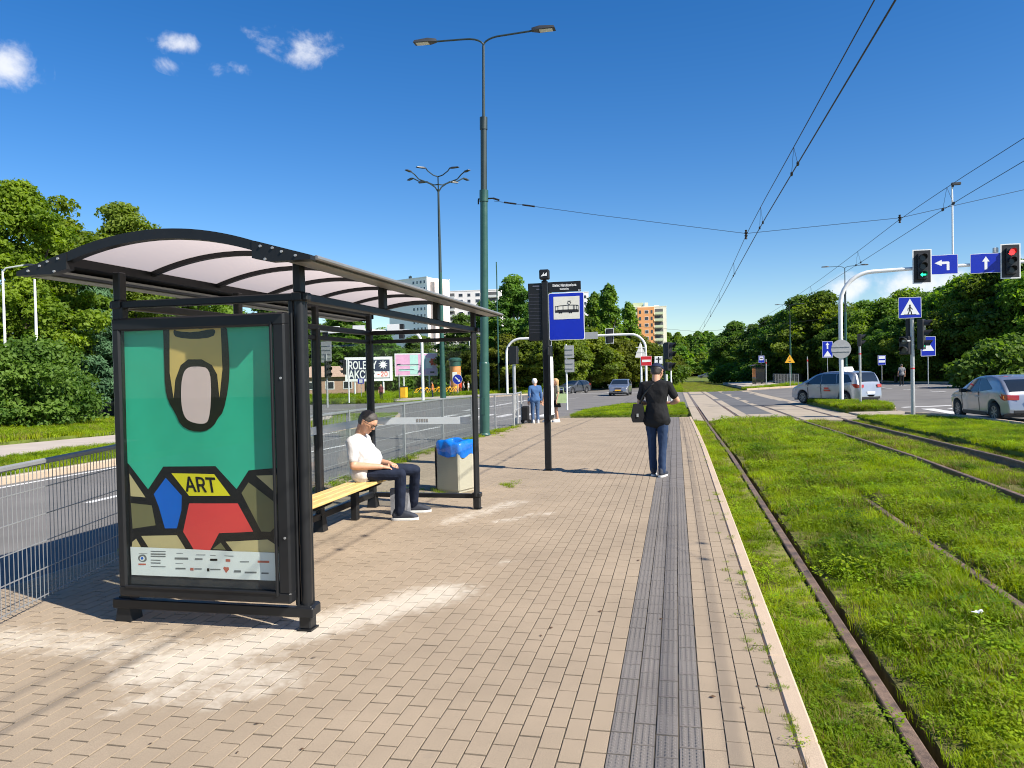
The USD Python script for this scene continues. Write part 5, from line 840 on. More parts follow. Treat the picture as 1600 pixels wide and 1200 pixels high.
def car(name, label, loc, rz, typ, col, group=None, plate='signwhite', indicator=False):
    c = TYPES[typ]; L, W, H, R = c['L'], c['W'], c['H'], c['R']; hl = L / 2; up = np.array(c['up'])[::-1]; t = thing(name, label, 'car', loc, rz, group)
    from scipy.interpolate import PchipInterpolator
    zt_ = PchipInterpolator(up[:, 0], up[:, 1])
    def zlow(x):
        z = .20 + .12 * np.clip((np.abs(x) - hl + .35) / .35, 0, 1)
        for xw in c['wb']:
            d = (R + .055) ** 2 - (x - xw) ** 2; z = np.where(d > 0, np.maximum(z, R + np.sqrt(np.maximum(d, 0))), z)
        return z
    def hw(x, z):
        u = np.abs(x) / hl; p = 1 - .17 * np.clip((u - .62) / .38, 0, 1) ** 2.2; b = c['belt']
        tb = np.where(z > b, 1 - .20 * np.clip((z - b) / (H - b), 0, 1.1), 1 - .035 * np.clip((b - z) / .5, 0, 1) ** 2 - .018 * np.exp(-((z - b + .12) / .05) ** 2)); return W / 2 * p * tb
    xs = np.unique(np.concatenate([np.linspace(-hl, hl, 64), [x + s * (R + .055) * math.cos(a) for x in c['wb'] for s in (-1, 1) for a in np.linspace(0, PI / 2, 7)]]))
    zf = [0, .0, .04, .12, .25, .38, .5, .6, .7, .8, .88, .94, .975, .995, 1.0, 1.0, 1.0]; yf = [0, .9, .985, 1, 1, 1, 1, 1, 1, 1, 1, .99, .965, .92, .80, .4, 0]; n = len(zf); V = []
    for x in xs:
        lo, hi = float(zlow(x)), float(zt_(x)); 
        for a, b in zip(zf, yf): z = lo + (hi - lo) * a; V.append((x, b * float(hw(x, z)), z + (.02 * (1 - b ** 2) if a >= .975 else 0)))
    m = len(V); F = []
    for i in range(len(xs) - 1):
        for j in range(n - 1): a, b = i * n + j, (i + 1) * n + j; F += [(a, a + 1, b + 1), (a, b + 1, b)]
    for i, fl in ((0, 0), (len(xs) - 1, 1)):
        for j in range(1, n - 2): F.append((i * n, i * n + j + 1, i * n + j) if fl == 0 else (i * n, i * n + j, i * n + j + 1))
    V = np.array(V); F = np.array(F); V2 = V * [1, -1, 1]
    body = TM(np.vstack([V, V2]), np.vstack([F, F[:, ::-1] + m])); body.merge_vertices(); body.fix_normals()
    obj('body', body, K[col], t, smooth=38)
    obj('underbody', BB(-hl + .25, hl - .25, -W / 2 + .12, W / 2 - .12, .17, .62), K['blackmatt'], t)
    def side(poly, s, off=.006, cell=.1):
        pl = Polygon(poly).buffer(.02, quad_segs=2); x0, z0, x1, z1 = pl.bounds; VV, FF, k = [], [], 0
        for a in np.arange(math.floor(x0 / cell), math.ceil(x1 / cell)) * cell:
            for b in np.arange(math.floor(z0 / cell), math.ceil(z1 / cell)) * cell:
                q = pl.intersection(sbox(a, b, a + cell, b + cell))
                for gq in getattr(q, 'geoms', [q]):
                    if gq.geom_type == 'Polygon' and gq.area > 1e-7: v, f = trimesh.creation.triangulate_polygon(gq, engine='earcut'); VV.append(v); FF.append(f + k); k += len(v)
        VV, FF = np.vstack(VV), np.vstack(FF); return TM(np.stack([VV[:, 0], s * (hw(VV[:, 0], VV[:, 1]) + off), VV[:, 1]], 1), FF if s < 0 else FF[:, ::-1])
    def across(xa, xb, fr, off=.008, nx=8, ny=9):
        X = np.linspace(xa, xb, nx); VV = []
        for x in X:
            z = float(zt_(x)); w = float(hw(x, z)) * fr; d = (float(zt_(x + .01)) - float(zt_(x - .01))) / .02; nn = np.array([-d, 1]) / math.hypot(d, 1)
            for y in np.linspace(-w, w, ny): VV.append((x + nn[0] * off, y, z + nn[1] * off + .02 * (1 - (y / max(w / fr, .01)) ** 2)))
        FF = [(i * ny + j, i * ny + j + 1, (i + 1) * ny + j + 1) for i in range(nx - 1) for j in range(ny - 1)] + [(i * ny + j, (i + 1) * ny + j + 1, (i + 1) * ny + j) for i in range(nx - 1) for j in range(ny - 1)]; return TM(VV, FF)
    for s in (-1, 1):
        for w in c['win']: obj('side_window', side(w, s), K['carglass'], t, smooth=True)
        b0 = c['belt']; xh = c['win'][0][3][0]
        obj('sill', side([(c['wb'][1] + .45, .22), (c['wb'][0] - .45, .22), (c['wb'][0] - .45, .29), (c['wb'][1] + .45, .29)], s, .008), K['blackmatt'], t); obj('door_gap', [side([(xh - .03, .34), (xh - .022, .34), (xh - .022, b0 - .0), (xh - .03, b0)], s, .003).copy(), side([(c['wb'][0] - .42, .34), (c['wb'][0] - .412, .34), (c['wb'][0] - .40, b0 - .04), (c['wb'][0] - .408, b0 - .04)], s, .003)], K['blackmatt'], t, smooth=False)
        obj('door_handle', MV(B(.17, .03, .03, (xh + .12, s * (float(hw(xh + .12, b0 - .13)) + .012), b0 - .13), .008)), K[col], t); obj('mirror', hull([(c['win'][0][0][0] - .12 + a * .07, s * (float(hw(.5, b0)) + .02 + b * .17), b0 + .04 + q * .06) for a in (-1, 1) for b in (0, 1) for q in (-1, 1)]), K['blackmatt'] if typ == 'hatch' else K[col], t)
        hx = hl - .30; obj('headlight', hull([(hx + .2, s * (W / 2 - .50), .66), (hx + .17, s * (W / 2 - .52), .76), (hx - .12, s * float(hw(hx - .12, .8)) + s * .006, .82), (hx - .05, s * float(hw(hx - .05, .68)) + s * .006, .68), (hx + .12, s * (float(hw(hx + .12, .68)) + .004), .66)]), K['head'], t)
        tx = -hl + .28; zt1 = .80 if typ == 'hatch' else .95; tl = obj('tail_light', hull([(tx - .25, s * (W / 2 - .46), zt1 + .07), (tx - .27, s * (W / 2 - .44), zt1 - .08), (-hl + .05, s * (float(hw(-hl + .05, zt1)) + .012), zt1 + .07), (-hl + .05, s * (float(hw(-hl + .05, zt1)) + .012), zt1 - .08), (tx - .12, s * (float(hw(tx - .12, zt1)) + .02), zt1 - .1), (tx + .14, s * (float(hw(tx + .14, zt1)) + .01), zt1 + .1), (tx - .06, s * (float(hw(tx - .06, zt1)) + .012), zt1 + .12), (tx - .0, s * (float(hw(tx, zt1)) + .012), zt1 - .06)]), K['tail'], t)
        if indicator and s > 0: obj('indicator', hull([(tx - .22, s * (W / 2 - .34), zt1 + .03), (tx - .235, s * (W / 2 - .32), zt1 - .05), (tx - .12, s * (float(hw(tx - .12, zt1)) + .022), zt1 - .05), (tx - .08, s * (float(hw(tx - .08, zt1)) + .022), zt1 + .04)]), K['amber'], tl)
    obj('windscreen', across(c['ws'][0] - .08, c['ws'][1], .86), K['carglass'], t, smooth=True); obj('rear_window', across(c['rw'][1], c['rw'][0], .84), K['carglass'], t, smooth=True)
    obj('front_grille', [B(.05, W * .5, .12, (hl - .015, 0, .42), .02), B(.05, W * .34, .06, (hl - .03, 0, .66), .01)], K['blackmatt'], t); obj('rear_valance', B(.1, W * .7, .14, (-hl + .04, 0, .36), .03), K['blackmatt'], t)
    obj('number_plate', B(.02, .52, .11, (hl + .005, 0, .52 if plate != 'signyellow' else .50)), K[plate], t); obj('number_plate', B(.02, .52, .11, (-hl - .008, 0, .62)), K['signwhite'], t)
    for xw in c['wb']:
        for s in (-1, 1):
            y = s * (W / 2 - .13); pr = [(R - .10, -.10), (R - .03, -.105), (R, -.07), (R, .07), (R - .03, .105), (R - .10, .10)]; w = trimesh.creation.revolve(np.array(pr + pr[:1]), sections=26); w = MV(w, (xw, y, R), 0, PI / 2); wl = obj('wheel', w, K['tyre'], t)
            rm_ = [MV(CY((0, 0, -.085), (0, 0, .07), R - .095, n=22), (xw, y, R), 0, PI / 2)]; rm_ += [MV(B(R * .72, .055, .02, (R * .36, 0, 0), .004), (0, 0, 0), a) for a in ()]
            obj('wheel_disc', rm_, K['blackmatt'], wl); sp = [B(R * .66, .05, .025, (R * .36, 0, 0), .006) for _ in range(7)]; sp = [MV(q, (0, 0, 0), k * 2 * PI / 7) for k, q in enumerate(sp)] + [trimesh.creation.annulus(R - .125, R - .098, .03)]
            obj('rim', [MV(q, (xw, y + s * .075, R), 0, PI / 2) for q in sp], K['rim'], wl)
    return t
cz = lambda x, y: float(T(x, y)) - .15
corsa = car('hatchback', 'silver three-door hatchback leaving the frame on the right road', (10.55, 28.0, cz(10.55, 28.0)), math.radians(95), 'hatch', 'silver', indicator=True)
taxi = car('taxi', 'pale grey taxi with a roof sign turning behind the gantry pole', (8.2, 42.7, cz(8.2, 42.7)), math.radians(126), 'mpv', 'pearl')
obj('roof_sign', [hull([(-.85 + a * .13, b * .36, 1.70) for a in (-1, 1) for b in (-1, 1)] + [(-.85 + a * .07, b * .28, 1.92) for a in (-1, 1) for b in (-1, 1)])], K['signwhite'], taxi); obj('door_badge', [B(.42, .012, .08, (-.35, .925, .72)), B(.3, .012, .08, (-.30, .925, .83))], K['rust'], taxi)
silv = car('saloon_car', 'silver car with a yellow number plate waiting on the left road beyond the junction', (-4.95, 69.2, cz(-4.95, 69.2)), math.radians(-92), 'saloon', 'silver', plate='signyellow')
dark = car('saloon_car', 'dark grey car driving towards the stop behind the waiting pedestrians', (-11.2, 84.0, cz(-11.2, 84)), math.radians(-118), 'saloon', 'greycar')
navy = car('parked_car', 'dark blue car parked under the pine on the far left', (-30.3, 36.5, zt(-30.3, 36.5) - .05), math.radians(12), 'mpv', 'navycar'); wht = car('parked_car', 'white car parked behind the pine on the far left', (-35.5, 42.0, zt(-35.5, 42)), math.radians(60), 'saloon', 'whitecar')
for X, Y, rz, lb in [(-6.0, 210, 5, 'tiny silver car at the far end of the line, left of the rails'), (8.0, 210, 175, 'tiny silver car at the far end of the line, right of the rails')]: dup(silv, (X, Y, zt(X, Y) + .3), math.radians(rz), lb)

# ------------------------------------------------------------------ people
SPH = {}
def sph(p, r, n=14): return m3.Manifold.sphere(r, n).translate([float(q) for q in p])
def HB(*pr):
    return m3.Manifold.batch_hull([sph(p, r) for p, r in pr])
def fin(parts, ln=.022, it=8, keep=None):
    m = m3.Manifold.batch_boolean([p for p in parts if p is not None], m3.OpType.Add).refine_to_length(ln).to_mesh(); t = trimesh.Trimesh(m.vert_properties[:, :3], m.tri_verts, process=True)
    trimesh.smoothing.filter_taubin(t, lamb=.5, nu=.52, iterations=it); return t
def rotm(yaw, pitch, roll=0.0):
    t = trimesh.transformations; return (t.rotation_matrix(yaw, [0, 0, 1]) @ t.rotation_matrix(pitch, [0, 1, 0]) @ t.rotation_matrix(roll, [1, 0, 0]))[:3, :3]
def X3(m, R, c): return m.transform(np.column_stack([R, np.asarray(c, float)]))
def head_parts(R, c, s=1.0, female=False):
    sk = [((-.012, 0, .03), .092), ((.02, 0, .042), .082), ((-.03, 0, -.015), .07), ((.045, .036, -.03), .042), ((.045, -.036, -.03), .042), ((.07, 0, .03), .05), ((.052, .02, -.085), .032), ((.052, -.02, -.085), .032), ((.078, 0, -.1), .018)]
    P = [HB(*sk), HB(((.098, 0, .012), .008), ((.116, 0, -.03), .012), ((.096, 0, -.036), .014)), HB(((.093, .018, -.07), .007), ((.093, -.018, -.07), .007), ((.10, 0, -.068), .008)), HB(((.085, .05, .03), .008), ((.10, .0, .03), .010), ((.085, -.05, .03), .008))]
    for q in (-1, 1): P.append(HB(((0, q * .086, .012), .014), ((-.008, q * .092, .02), .012), ((.0, q * .086, -.03), .011)))
    return [X3(p.scale([s, s, s]), R, c) for p in P]
def hand_parts(wrist, d, nrm, side, curl=.35, s=1.0):
    d = np.array(d, float); d /= np.linalg.norm(d); nrm = np.array(nrm, float); nrm -= d * (nrm @ d); nrm /= np.linalg.norm(nrm); y = np.cross(nrm, d); R = np.column_stack([d, y, nrm]); w = np.array(wrist, float)
    q = lambda a, b, c: w + R @ (np.array([a, b * side, c]) * s); P = [HB((q(0, 0, 0), .022 * s), (q(.03, .018, 0), .017 * s), (q(.03, -.018, 0), .016 * s), (q(.085, .03, 0), .012 * s), (q(.085, -.03, -.003), .011 * s))]
    for b, l, r in ((.030, .070, .0085), (.010, .078, .009), (-.011, .072, .0085), (-.031, .056, .0078)):
        a1, a2 = curl, curl * 2.2; k1 = (.085 + l * .45 * math.cos(a1), b * 1.05, -l * .45 * math.sin(a1)); k2 = (k1[0] + l * .55 * math.cos(a2), b * 1.05, k1[2] - l * .55 * math.sin(a2)); P += [HB((q(.083, b, 0), r * s), (q(*k1), r * s)), HB((q(*k1), r * s), (q(*k2), r * .88 * s))]
    P += [HB((q(.02, .022, -.004), .013 * s), (q(.052, .05, -.014), .011 * s)), HB((q(.052, .05, -.014), .011 * s), (q(.085, .056, -.03), .009 * s))]; return P
def shoe(ank, d, s=1.0, lift=0.0):
    d = np.array([d[0], d[1], 0.0]); d /= np.linalg.norm(d); l = np.array([-d[1], d[0], 0]); g = np.array([ank[0], ank[1], 0.0 + lift])
    up = HB((g - d * .055 * s + [0, 0, .055], .036), (g - d * .04 * s + [0, 0, .10], .034), (g + d * .05 * s + [0, 0, .07], .036), (g + d * .15 * s + l * .012 + [0, 0, .045], .032), (g + d * .15 * s - l * .016 + [0, 0, .045], .030), (g + d * .185 * s + [0, 0, .038], .022)).trim_by_plane([0, 0, 1], .028 + lift)
    so = m3.Manifold.batch_hull([m3.Manifold.cylinder(.026, .04, .042, 14).translate([*(g - d * .055 * s)[:2], lift + .002]), m3.Manifold.cylinder(.026, .045, .046, 14).translate([*(g + d * .12 * s)[:2], lift + .002]), m3.Manifold.cylinder(.026, .028, .03, 14).translate([*(g + d * .185 * s)[:2], lift + .002])]); return up, so
SKIN = mat('skin', (.50, .27, .17), .5, var=.1, scale=20, spec=.4); HAIRG = mat('greying_hair', (.055, .048, .043), .7, var=.5, scale=90); HAIRD = mat('dark_hair', (.035, .027, .022), .6, var=.3, scale=60); HAIRW = mat('white_hair', (.62, .60, .57), .6, var=.2, scale=60); HAIRB = mat('blond_hair', (.42, .27, .12), .55, var=.3, scale=60)
def cloth(n, c, r=.85, v=.12): return mat('cloth_' + n, c, r, var=v, scale=9, bump=.35, bscale=45, spec=.2)
CL = {k: cloth(k, c) for k, c in dict(white=(.50, .487, .475), black=(.012, .012, .013), denim=(.022, .040, .085), darkdenim=(.012, .017, .034), bluejacket=(.05, .11, .24), midblue=(.05, .09, .17), red=(.36, .02, .04), orange=(.72, .19, .04), grey=(.2, .2, .21), navy=(.015, .022, .05), green=(.35, .45, .22), maroon=(.10, .02, .03), khaki=(.25, .22, .15)).items()}
SOLE = mat('shoe_sole', (.62, .61, .58), .7, var=.1); SHOE = mat('shoe_canvas', (.022, .026, .038), .8, var=.2, scale=20); SHOEW = mat('white_shoe', (.6, .58, .55), .7); DARKL = mat('black_leather', (.012, .012, .012), .45, var=.2)
def person(label, loc, rz, J_, shirt, trous, hair=None, cap=None, sleeve=.62, group=None, belly=0.0, hp=(0.0, .0), glasses=False, shoes=SHOE, ln=.022, skirt=None, hand=(.35, .35), hnrm=((0, 0, 1), (0, 0, 1)), longhair=False, slim=1.0, long_sleeve=False, hem=None):
    """J_: joints (forward +x, left +y, up z): pel, bel, che, nek, hed, shR elR wrR haR hiR knR anR toR and the same with L"""
    t = thing('person', label, 'person', loc, rz, group); j = {k: np.array(v, float) for k, v in J_.items()}; body = []; R = rotm(*hp); k_ = slim
    body += head_parts(R, j['hed']); body.append(HB((j['nek'], .062 * k_), (j['hed'] + R @ np.array([-.025, 0, -.05]), .058)))
    tor = lambda g: [HB((j['hiR'], .095 * k_ + g), (j['hiL'], .095 * k_ + g), (j['pel'], .105 * k_ + g)), HB((j['pel'], .118 * k_ + g), (j['bel'] + [belly * .6, 0, 0], .112 * k_ + belly + g), (j['bel'] + [-.01, .055, 0], .09 * k_ + g), (j['bel'] + [-.01, -.055, 0], .09 * k_ + g)), HB((j['bel'] + [belly * .5, 0, 0], .112 * k_ + belly * .9 + g), (j['che'] + [.0, .085, 0], .098 * k_ + g), (j['che'] + [.0, -.085, 0], .098 * k_ + g)), HB((j['che'] + [0, .08, 0], .098 * k_ + g), (j['che'] + [0, -.08, 0], .098 * k_ + g), (j['shL'] + [0, -.02, 0], .062 * k_ + g), (j['shR'] + [0, .02, 0], .062 * k_ + g), (j['nek'] - [0, 0, .03], .06 + g))]
    body += [m.refine_to_length(.06) if False else m for m in tor(-.014)]; sh = tor(.004); tr = []
    for q, sd in (('R', -1), ('L', 1)):
        S_, E, Wr = j['sh' + q], j['el' + q], j['wr' + q]; ha = j['ha' + q]; hi, kn, an, to = j['hi' + q], j['kn' + q], j['an' + q], j['to' + q]
        body += [HB((S_, .05 * k_), (E, .041 * k_)), HB((E, .043 * k_), (E * .7 + Wr * .3, .044 * k_), (Wr, .028 * k_))] + hand_parts(Wr, ha - Wr, hnrm[0 if q == 'R' else 1], -sd if False else sd * -1, hand[0 if q == 'R' else 1])
        body += [HB((hi, .07 * k_), (kn, .048 * k_)), HB((kn, .05 * k_), (an, .036))]
        if long_sleeve: sh += [HB((S_, .064 * k_), (E, .054 * k_)), HB((E, .054 * k_), (Wr, .04 * k_))]
        else: sh.append(HB((S_, .066 * k_), (S_ + (E - S_) * sleeve, .062 * k_)))
        mid = kn * .62 + an * .38
        if skirt is None: tr += [HB((hi, .098 * k_), (hi * .5 + kn * .5, .083 * k_)), HB((hi * .5 + kn * .5, .083 * k_), (kn, .064 * k_)), HB((kn, .064 * k_), (mid, .062 * k_)), HB((mid, .062 * k_), (an + [0, 0, .0], .054))]
        up, so = shoe(an, to - an, 1.0 if k_ > .9 else .88, max(0, an[2] - .09)); fm = obj('shoe', trimesh.Trimesh(up.refine_to_length(.03).to_mesh().vert_properties[:, :3], up.refine_to_length(.03).to_mesh().tri_verts), shoes, t, smooth=50); obj('sole', so, SOLE, fm)
    obj('body', fin(body, ln), SKIN, t, smooth=True)
    if skirt is None: tr.append(HB((j['hiR'], .102 * k_), (j['hiL'], .102 * k_), (j['pel'], .108 * k_))); tr.append(HB((j['pel'], .108 * k_), (j['pel'] + (j['bel'] - j['pel']) * .5, .112 * k_ + belly * .6)))
    else: tr.append(m3.Manifold.batch_hull([sph(j['hiR'], .11 * k_), sph(j['hiL'], .11 * k_), m3.Manifold.cylinder(.02, .17, .17, 16).translate([float(j['pel'][0]), float(j['pel'][1]), skirt])]))
    def rumple(m, a=.006, f=11.0, sd=1):
        v = m.vertices; m.vertices = v + m.vertex_normals * (a * 2 * (meshkit.fbm(v * f * np.array([1, 1, .7]), 3, sd) - .5))[:, None]; return m
    obj('trousers' if skirt is None else 'skirt', rumple(rumple(fin(tr, ln, 5), .010, 9, 3), .007, 22, 4), CL[trous], t, smooth=True)
    if hem is not None: sh.append(HB((j['hiR'] + [0, .01, hem], .127 * k_), (j['hiL'] + [0, -.01, hem], .127 * k_), (j['pel'] + [0, 0, .03], .128 * k_ + belly * .5), (j['bel'] + [belly * .5, 0, 0], .118 * k_ + belly)))
    else: sh = sh[1:]
    obj('shirt', rumple(rumple(fin(sh, ln, 5), .014, 6, 7), .009, 17, 5), CL[shirt], t, smooth=True)
    hs = [((-.012, 0, .033), .0955), ((.02, 0, .045), .0855), ((-.032, 0, -.015), .074)]
    if hair is not None:
        hm = m3.Manifold.batch_boolean([HB(*hs), sph((.142, 0, -.035), .128, 32)], m3.OpType.Subtract).trim_by_plane([-.35, 0, 1], -.062)
        if longhair: hm = m3.Manifold.batch_boolean([hm, HB(((-.05, 0, .02), .075), ((-.06, .035, -.17), .04), ((-.06, -.035, -.17), .04))], m3.OpType.Add)
        hm = X3(hm, R, j['hed']).refine_to_length(.02).to_mesh(); hm = trimesh.Trimesh(hm.vert_properties[:, :3], hm.tri_verts); obj('hair', rumple(hm, .005, 45, 6), hair, t, smooth=True)
    if cap is not None:
        cm = HB(*[(p, r + .007) for p, r in hs]).trim_by_plane([.12, 0, 1], .045); br = m3.Manifold.batch_hull([m3.Manifold.cylinder(.008, .085, .082, 18).translate([.03, 0, .05]), m3.Manifold.cylinder(.006, .07, .07, 18).translate([.105, 0, .035])]); cm = X3(m3.Manifold.batch_boolean([cm, br], m3.OpType.Add), R, j['hed']).refine_to_length(.03).to_mesh(); obj('cap', trimesh.Trimesh(cm.vert_properties[:, :3], cm.tri_verts), cap, t, smooth=35)
    gl = []
    if glasses:
        for s in (-1, 1): gl += [TUBE([R @ np.array(p) + j['hed'] for p in [(.112, s * .012, .008), (.112, s * .03, .020), (.105, s * .055, .016), (.103, s * .058, -.006), (.110, s * .03, -.018), (.114, s * .012, -.006), (.112, s * .012, .008)]], .0035, 6), TUBE([R @ np.array(p) + j['hed'] for p in [(.104, s * .057, .012), (.05, s * .092, .014), (.0, s * .096, .016)]], .003, 6)]
        gl.append(TUBE([R @ np.array(p) + j['hed'] for p in [(.113, -.013, .008), (.118, 0, .012), (.113, .013, .008)]], .003, 6)); obj('glasses', gl, DARKL, t)
        for s in (-1, 1): obj('spectacle_lens', hull([R @ np.array((.111 + a, s * y, z)) + j['hed'] for a in (0, .002) for y, z in ((.014, .006), (.03, .016), (.054, .012), (.055, -.004), (.032, -.014), (.015, -.006))]), K['glass'], t)
    for s in (-1, 1): obj('eye', X3(sph((.091, s * .032, .006), .010), R, j['hed']), DARKL, t)
    return t
def standing(h=1.75, **o):
    s = h / 1.75; P = dict(pel=(0, 0, .95), bel=(.0, 0, 1.12), che=(-.015, 0, 1.30), nek=(-.015, 0, 1.47), hed=(.02, 0, 1.625), shR=(-.015, -.19, 1.41), elR=(-.03, -.24, 1.13), wrR=(.04, -.25, .89), haR=(.06, -.25, .80), shL=(-.015, .19, 1.41), elL=(-.03, .24, 1.13), wrL=(.04, .25, .89), haL=(.06, .25, .80),
                           hiR=(0, -.09, .92), hiL=(0, .09, .92), knR=(.02, -.10, .50), knL=(.02, .10, .50), anR=(-.02, -.10, .09), anL=(-.02, .10, .09), toR=(.15, -.12, 0), toL=(.15, .12, 0)); P.update(o); return {k: tuple(np.array(v) * s) for k, v in P.items()}
# man asleep on the bench: coordinates relative to (-3.48, 7.98, 0), facing the track
sit = dict(pel=(.0, 0, .575), bel=(.03, 0, .70), che=(-.035, 0, .835), nek=(-.03, 0, .965), hed=(.065, -.01, 1.125), shR=(-.045, -.185, .905), elR=(-.01, -.235, .645), wrR=(.27, -.12, .625), haR=(.40, -.03, .60), shL=(-.045, .185, .905), elL=(.0, .24, .65), wrL=(.28, .10, .635), haL=(.41, .01, .62),
           hiR=(.02, -.10, .555), hiL=(.02, .10, .555), knR=(.455, -.02, .535), knL=(.50, .33, .53), anR=(.405, .06, .09), anL=(.40, .52, .09), toR=(.60, .10, 0), toL=(.60, .58, 0))
person('man in white polo shirt and dark jeans asleep on the shelter bench', (-3.48, 7.98, 0), 0.0, sit, 'white', 'darkdenim', hair=HAIRG, glasses=True, belly=.05, hp=(-.12, .58), sleeve=.72, ln=.016, hand=(.5, .5), hnrm=((.1, 0, 1), (.1, 0, 1)), hem=.0)
wb = thing('bag', 'pale grey bag standing behind the feet of the sleeping man', 'bag', (-3.20, 8.40, 0)); obj('bag_body', hull([(a * .10, b * .07, .0) for a in (-1, 1) for b in (-1, 1)] + [(a * .12, b * .03, .30) for a in (-1, 1) for b in (-1, 1)]), CL['grey'], wb); obj('handle', TUBE([(-.06, 0, .29), (-.05, 0, .37), (.05, 0, .37), (.06, 0, .29)], .008, 6), DARKL, wb)
# man in black seen from behind
st = standing(1.73, elR=(.05, -.31, 1.17), wrR=(.25, -.20, 1.12), haR=(.33, -.13, 1.14), elL=(.04, .27, 1.14), wrL=(.24, .12, 1.12), haL=(.33, .06, 1.14), hed=(.04, -.01, 1.62), anR=(-.06, -.075, .09), anL=(.05, .07, .09), toR=(.12, -.11, 0), toL=(.2, .09, 0), knR=(.0, -.085, .5), knL=(.04, .085, .5))
mb = person('man in black T-shirt, jeans and dark cap standing on the tactile strip, seen from behind', (-.30, 11.75, 0), math.radians(82), st, 'black', 'denim', hair=HAIRD, cap=CL['navy'], belly=.03, hp=(-.25, .30), sleeve=.66, ln=.02, hem=-.05, glasses=False)
sb_ = thing('shoulder_bag', 'black shoulder bag hanging at the left hip of the man in black', 'bag', (-.575, 11.72, .80), math.radians(10)); obj('bag_body', hull([(a * .085, b * .05, .03) for a in (-1, 1) for b in (-1, 1)] + [(a * .11, b * .06, .12) for a in (-1, 1) for b in (-1, 1)] + [(a * .07, b * .04, .31) for a in (-1, 1) for b in (-1, 1)]), CL['black'], sb_, smooth=50); obj('strap', TUBE([(.02, 0, .30), (.08, -.06, .45), (.20, -.10, .60), (.36, -.03, .68)], .014, 6), DARKL, sb_); obj('pocket_tag', B(.03, .006, .05, (-.02, -.068, .14)), K['galv'], sb_)
# pedestrians waiting at the crossing
zp = lambda x, y: float(T(x, y) + ramp(y)); zp2 = lambda x, y: -.26
o1 = person('white-haired man in blue jacket and jeans waiting at the crossing with a trolley bag', (-4.95, 26.6, zp(-4.95, 26.6)), math.radians(115), standing(1.60, haR=(.08, -.27, .80)), 'bluejacket', 'midblue', hair=HAIRW, long_sleeve=True, hem=.0, shoes=SHOEW, ln=.03)
tb_ = thing('trolley_bag', 'black wheeled shopping trolley beside the white-haired man', 'bag', (-5.28, 26.45, zp(-5.28, 26.45))); obj('bag_body', B(.26, .22, .52, (0, 0, .36), .04), CL['black'], tb_); obj('handle', TUBE([(-.1, .1, .5), (-.1, .12, .95), (.1, .12, .95), (.1, .1, .5)], .012, 6), K['galv'], tb_)
for s in (-1, 1): obj('wheel', MV(CY((0, -.02, 0), (0, .02, 0), .07, n=12), (s * .12, .08, .07)), K['tyre'], tb_)
person('woman with long blond hair in a dark skirt and patterned top at the crossing', (-4.30, 27.4, zp(-4.30, 27.4)), math.radians(200), standing(1.60, elR=(.10, -.2, 1.12), wrR=(.14, -.06, 1.35), haR=(.12, -.02, 1.45)), 'khaki', 'black', hair=HAIRB, longhair=True, skirt=.55, shoes=SHOEW, ln=.03, slim=.88, hem=.0)
gbag = thing('shopping_bag', 'pale green shopping bag on the shoulder of the blond woman', 'bag', (-4.08, 27.2, zp(-4.08, 27.2) + .68)); obj('bag_body', hull([(a * .17, b * .05, .02) for a in (-1, 1) for b in (-1, 1)] + [(a * .19, b * .03, .36) for a in (-1, 1) for b in (-1, 1)]), CL['green'], gbag, smooth=50); obj('strap', TUBE([(-.1, 0, .35), (-.06, .02, .58), (.06, .02, .58), (.1, 0, .35)], .01, 6), CL['green'], gbag)
person('person in white top and black trousers half hidden by the tram stop post', (-4.62, 27.3, zp(-4.62, 27.3)), math.radians(150), standing(1.52), 'white', 'black', hair=HAIRD, shoes=SHOEW, ln=.035, slim=.9, hem=.0)
# distant people beyond the left road
for X, Y, h, c1, c2, rz, lb in [(-31.0, 73.0, 1.75, 'red', 'bluejacket', -100, 'distant walker in a red top and light blue trousers beyond the left road'), (-29.9, 73.6, 1.65, 'maroon', 'black', -80, 'distant walker in dark clothes beside the one in red'), (-26.3, 79.6, 1.75, 'orange', 'navy', 200, 'distant person in an orange top beside the tall dark mast'), (-26.2, 94.0, 1.7, 'white', 'khaki', 180, 'distant person in a white top near the advertising column'), (-27.0, 94.5, 1.65, 'white', 'grey', 20, 'second distant person in white at the advertising column'), (17.6, 65.5, 1.75, 'grey', 'black', 90, 'distant person in dark clothes standing under the right-hand trees')]:
    person(lb, (X, Y, zt(X, Y) + (-.08 if X < 0 else .0)), math.radians(rz), standing(h), c1, c2, hair=HAIRD, ln=.05, hem=.0)
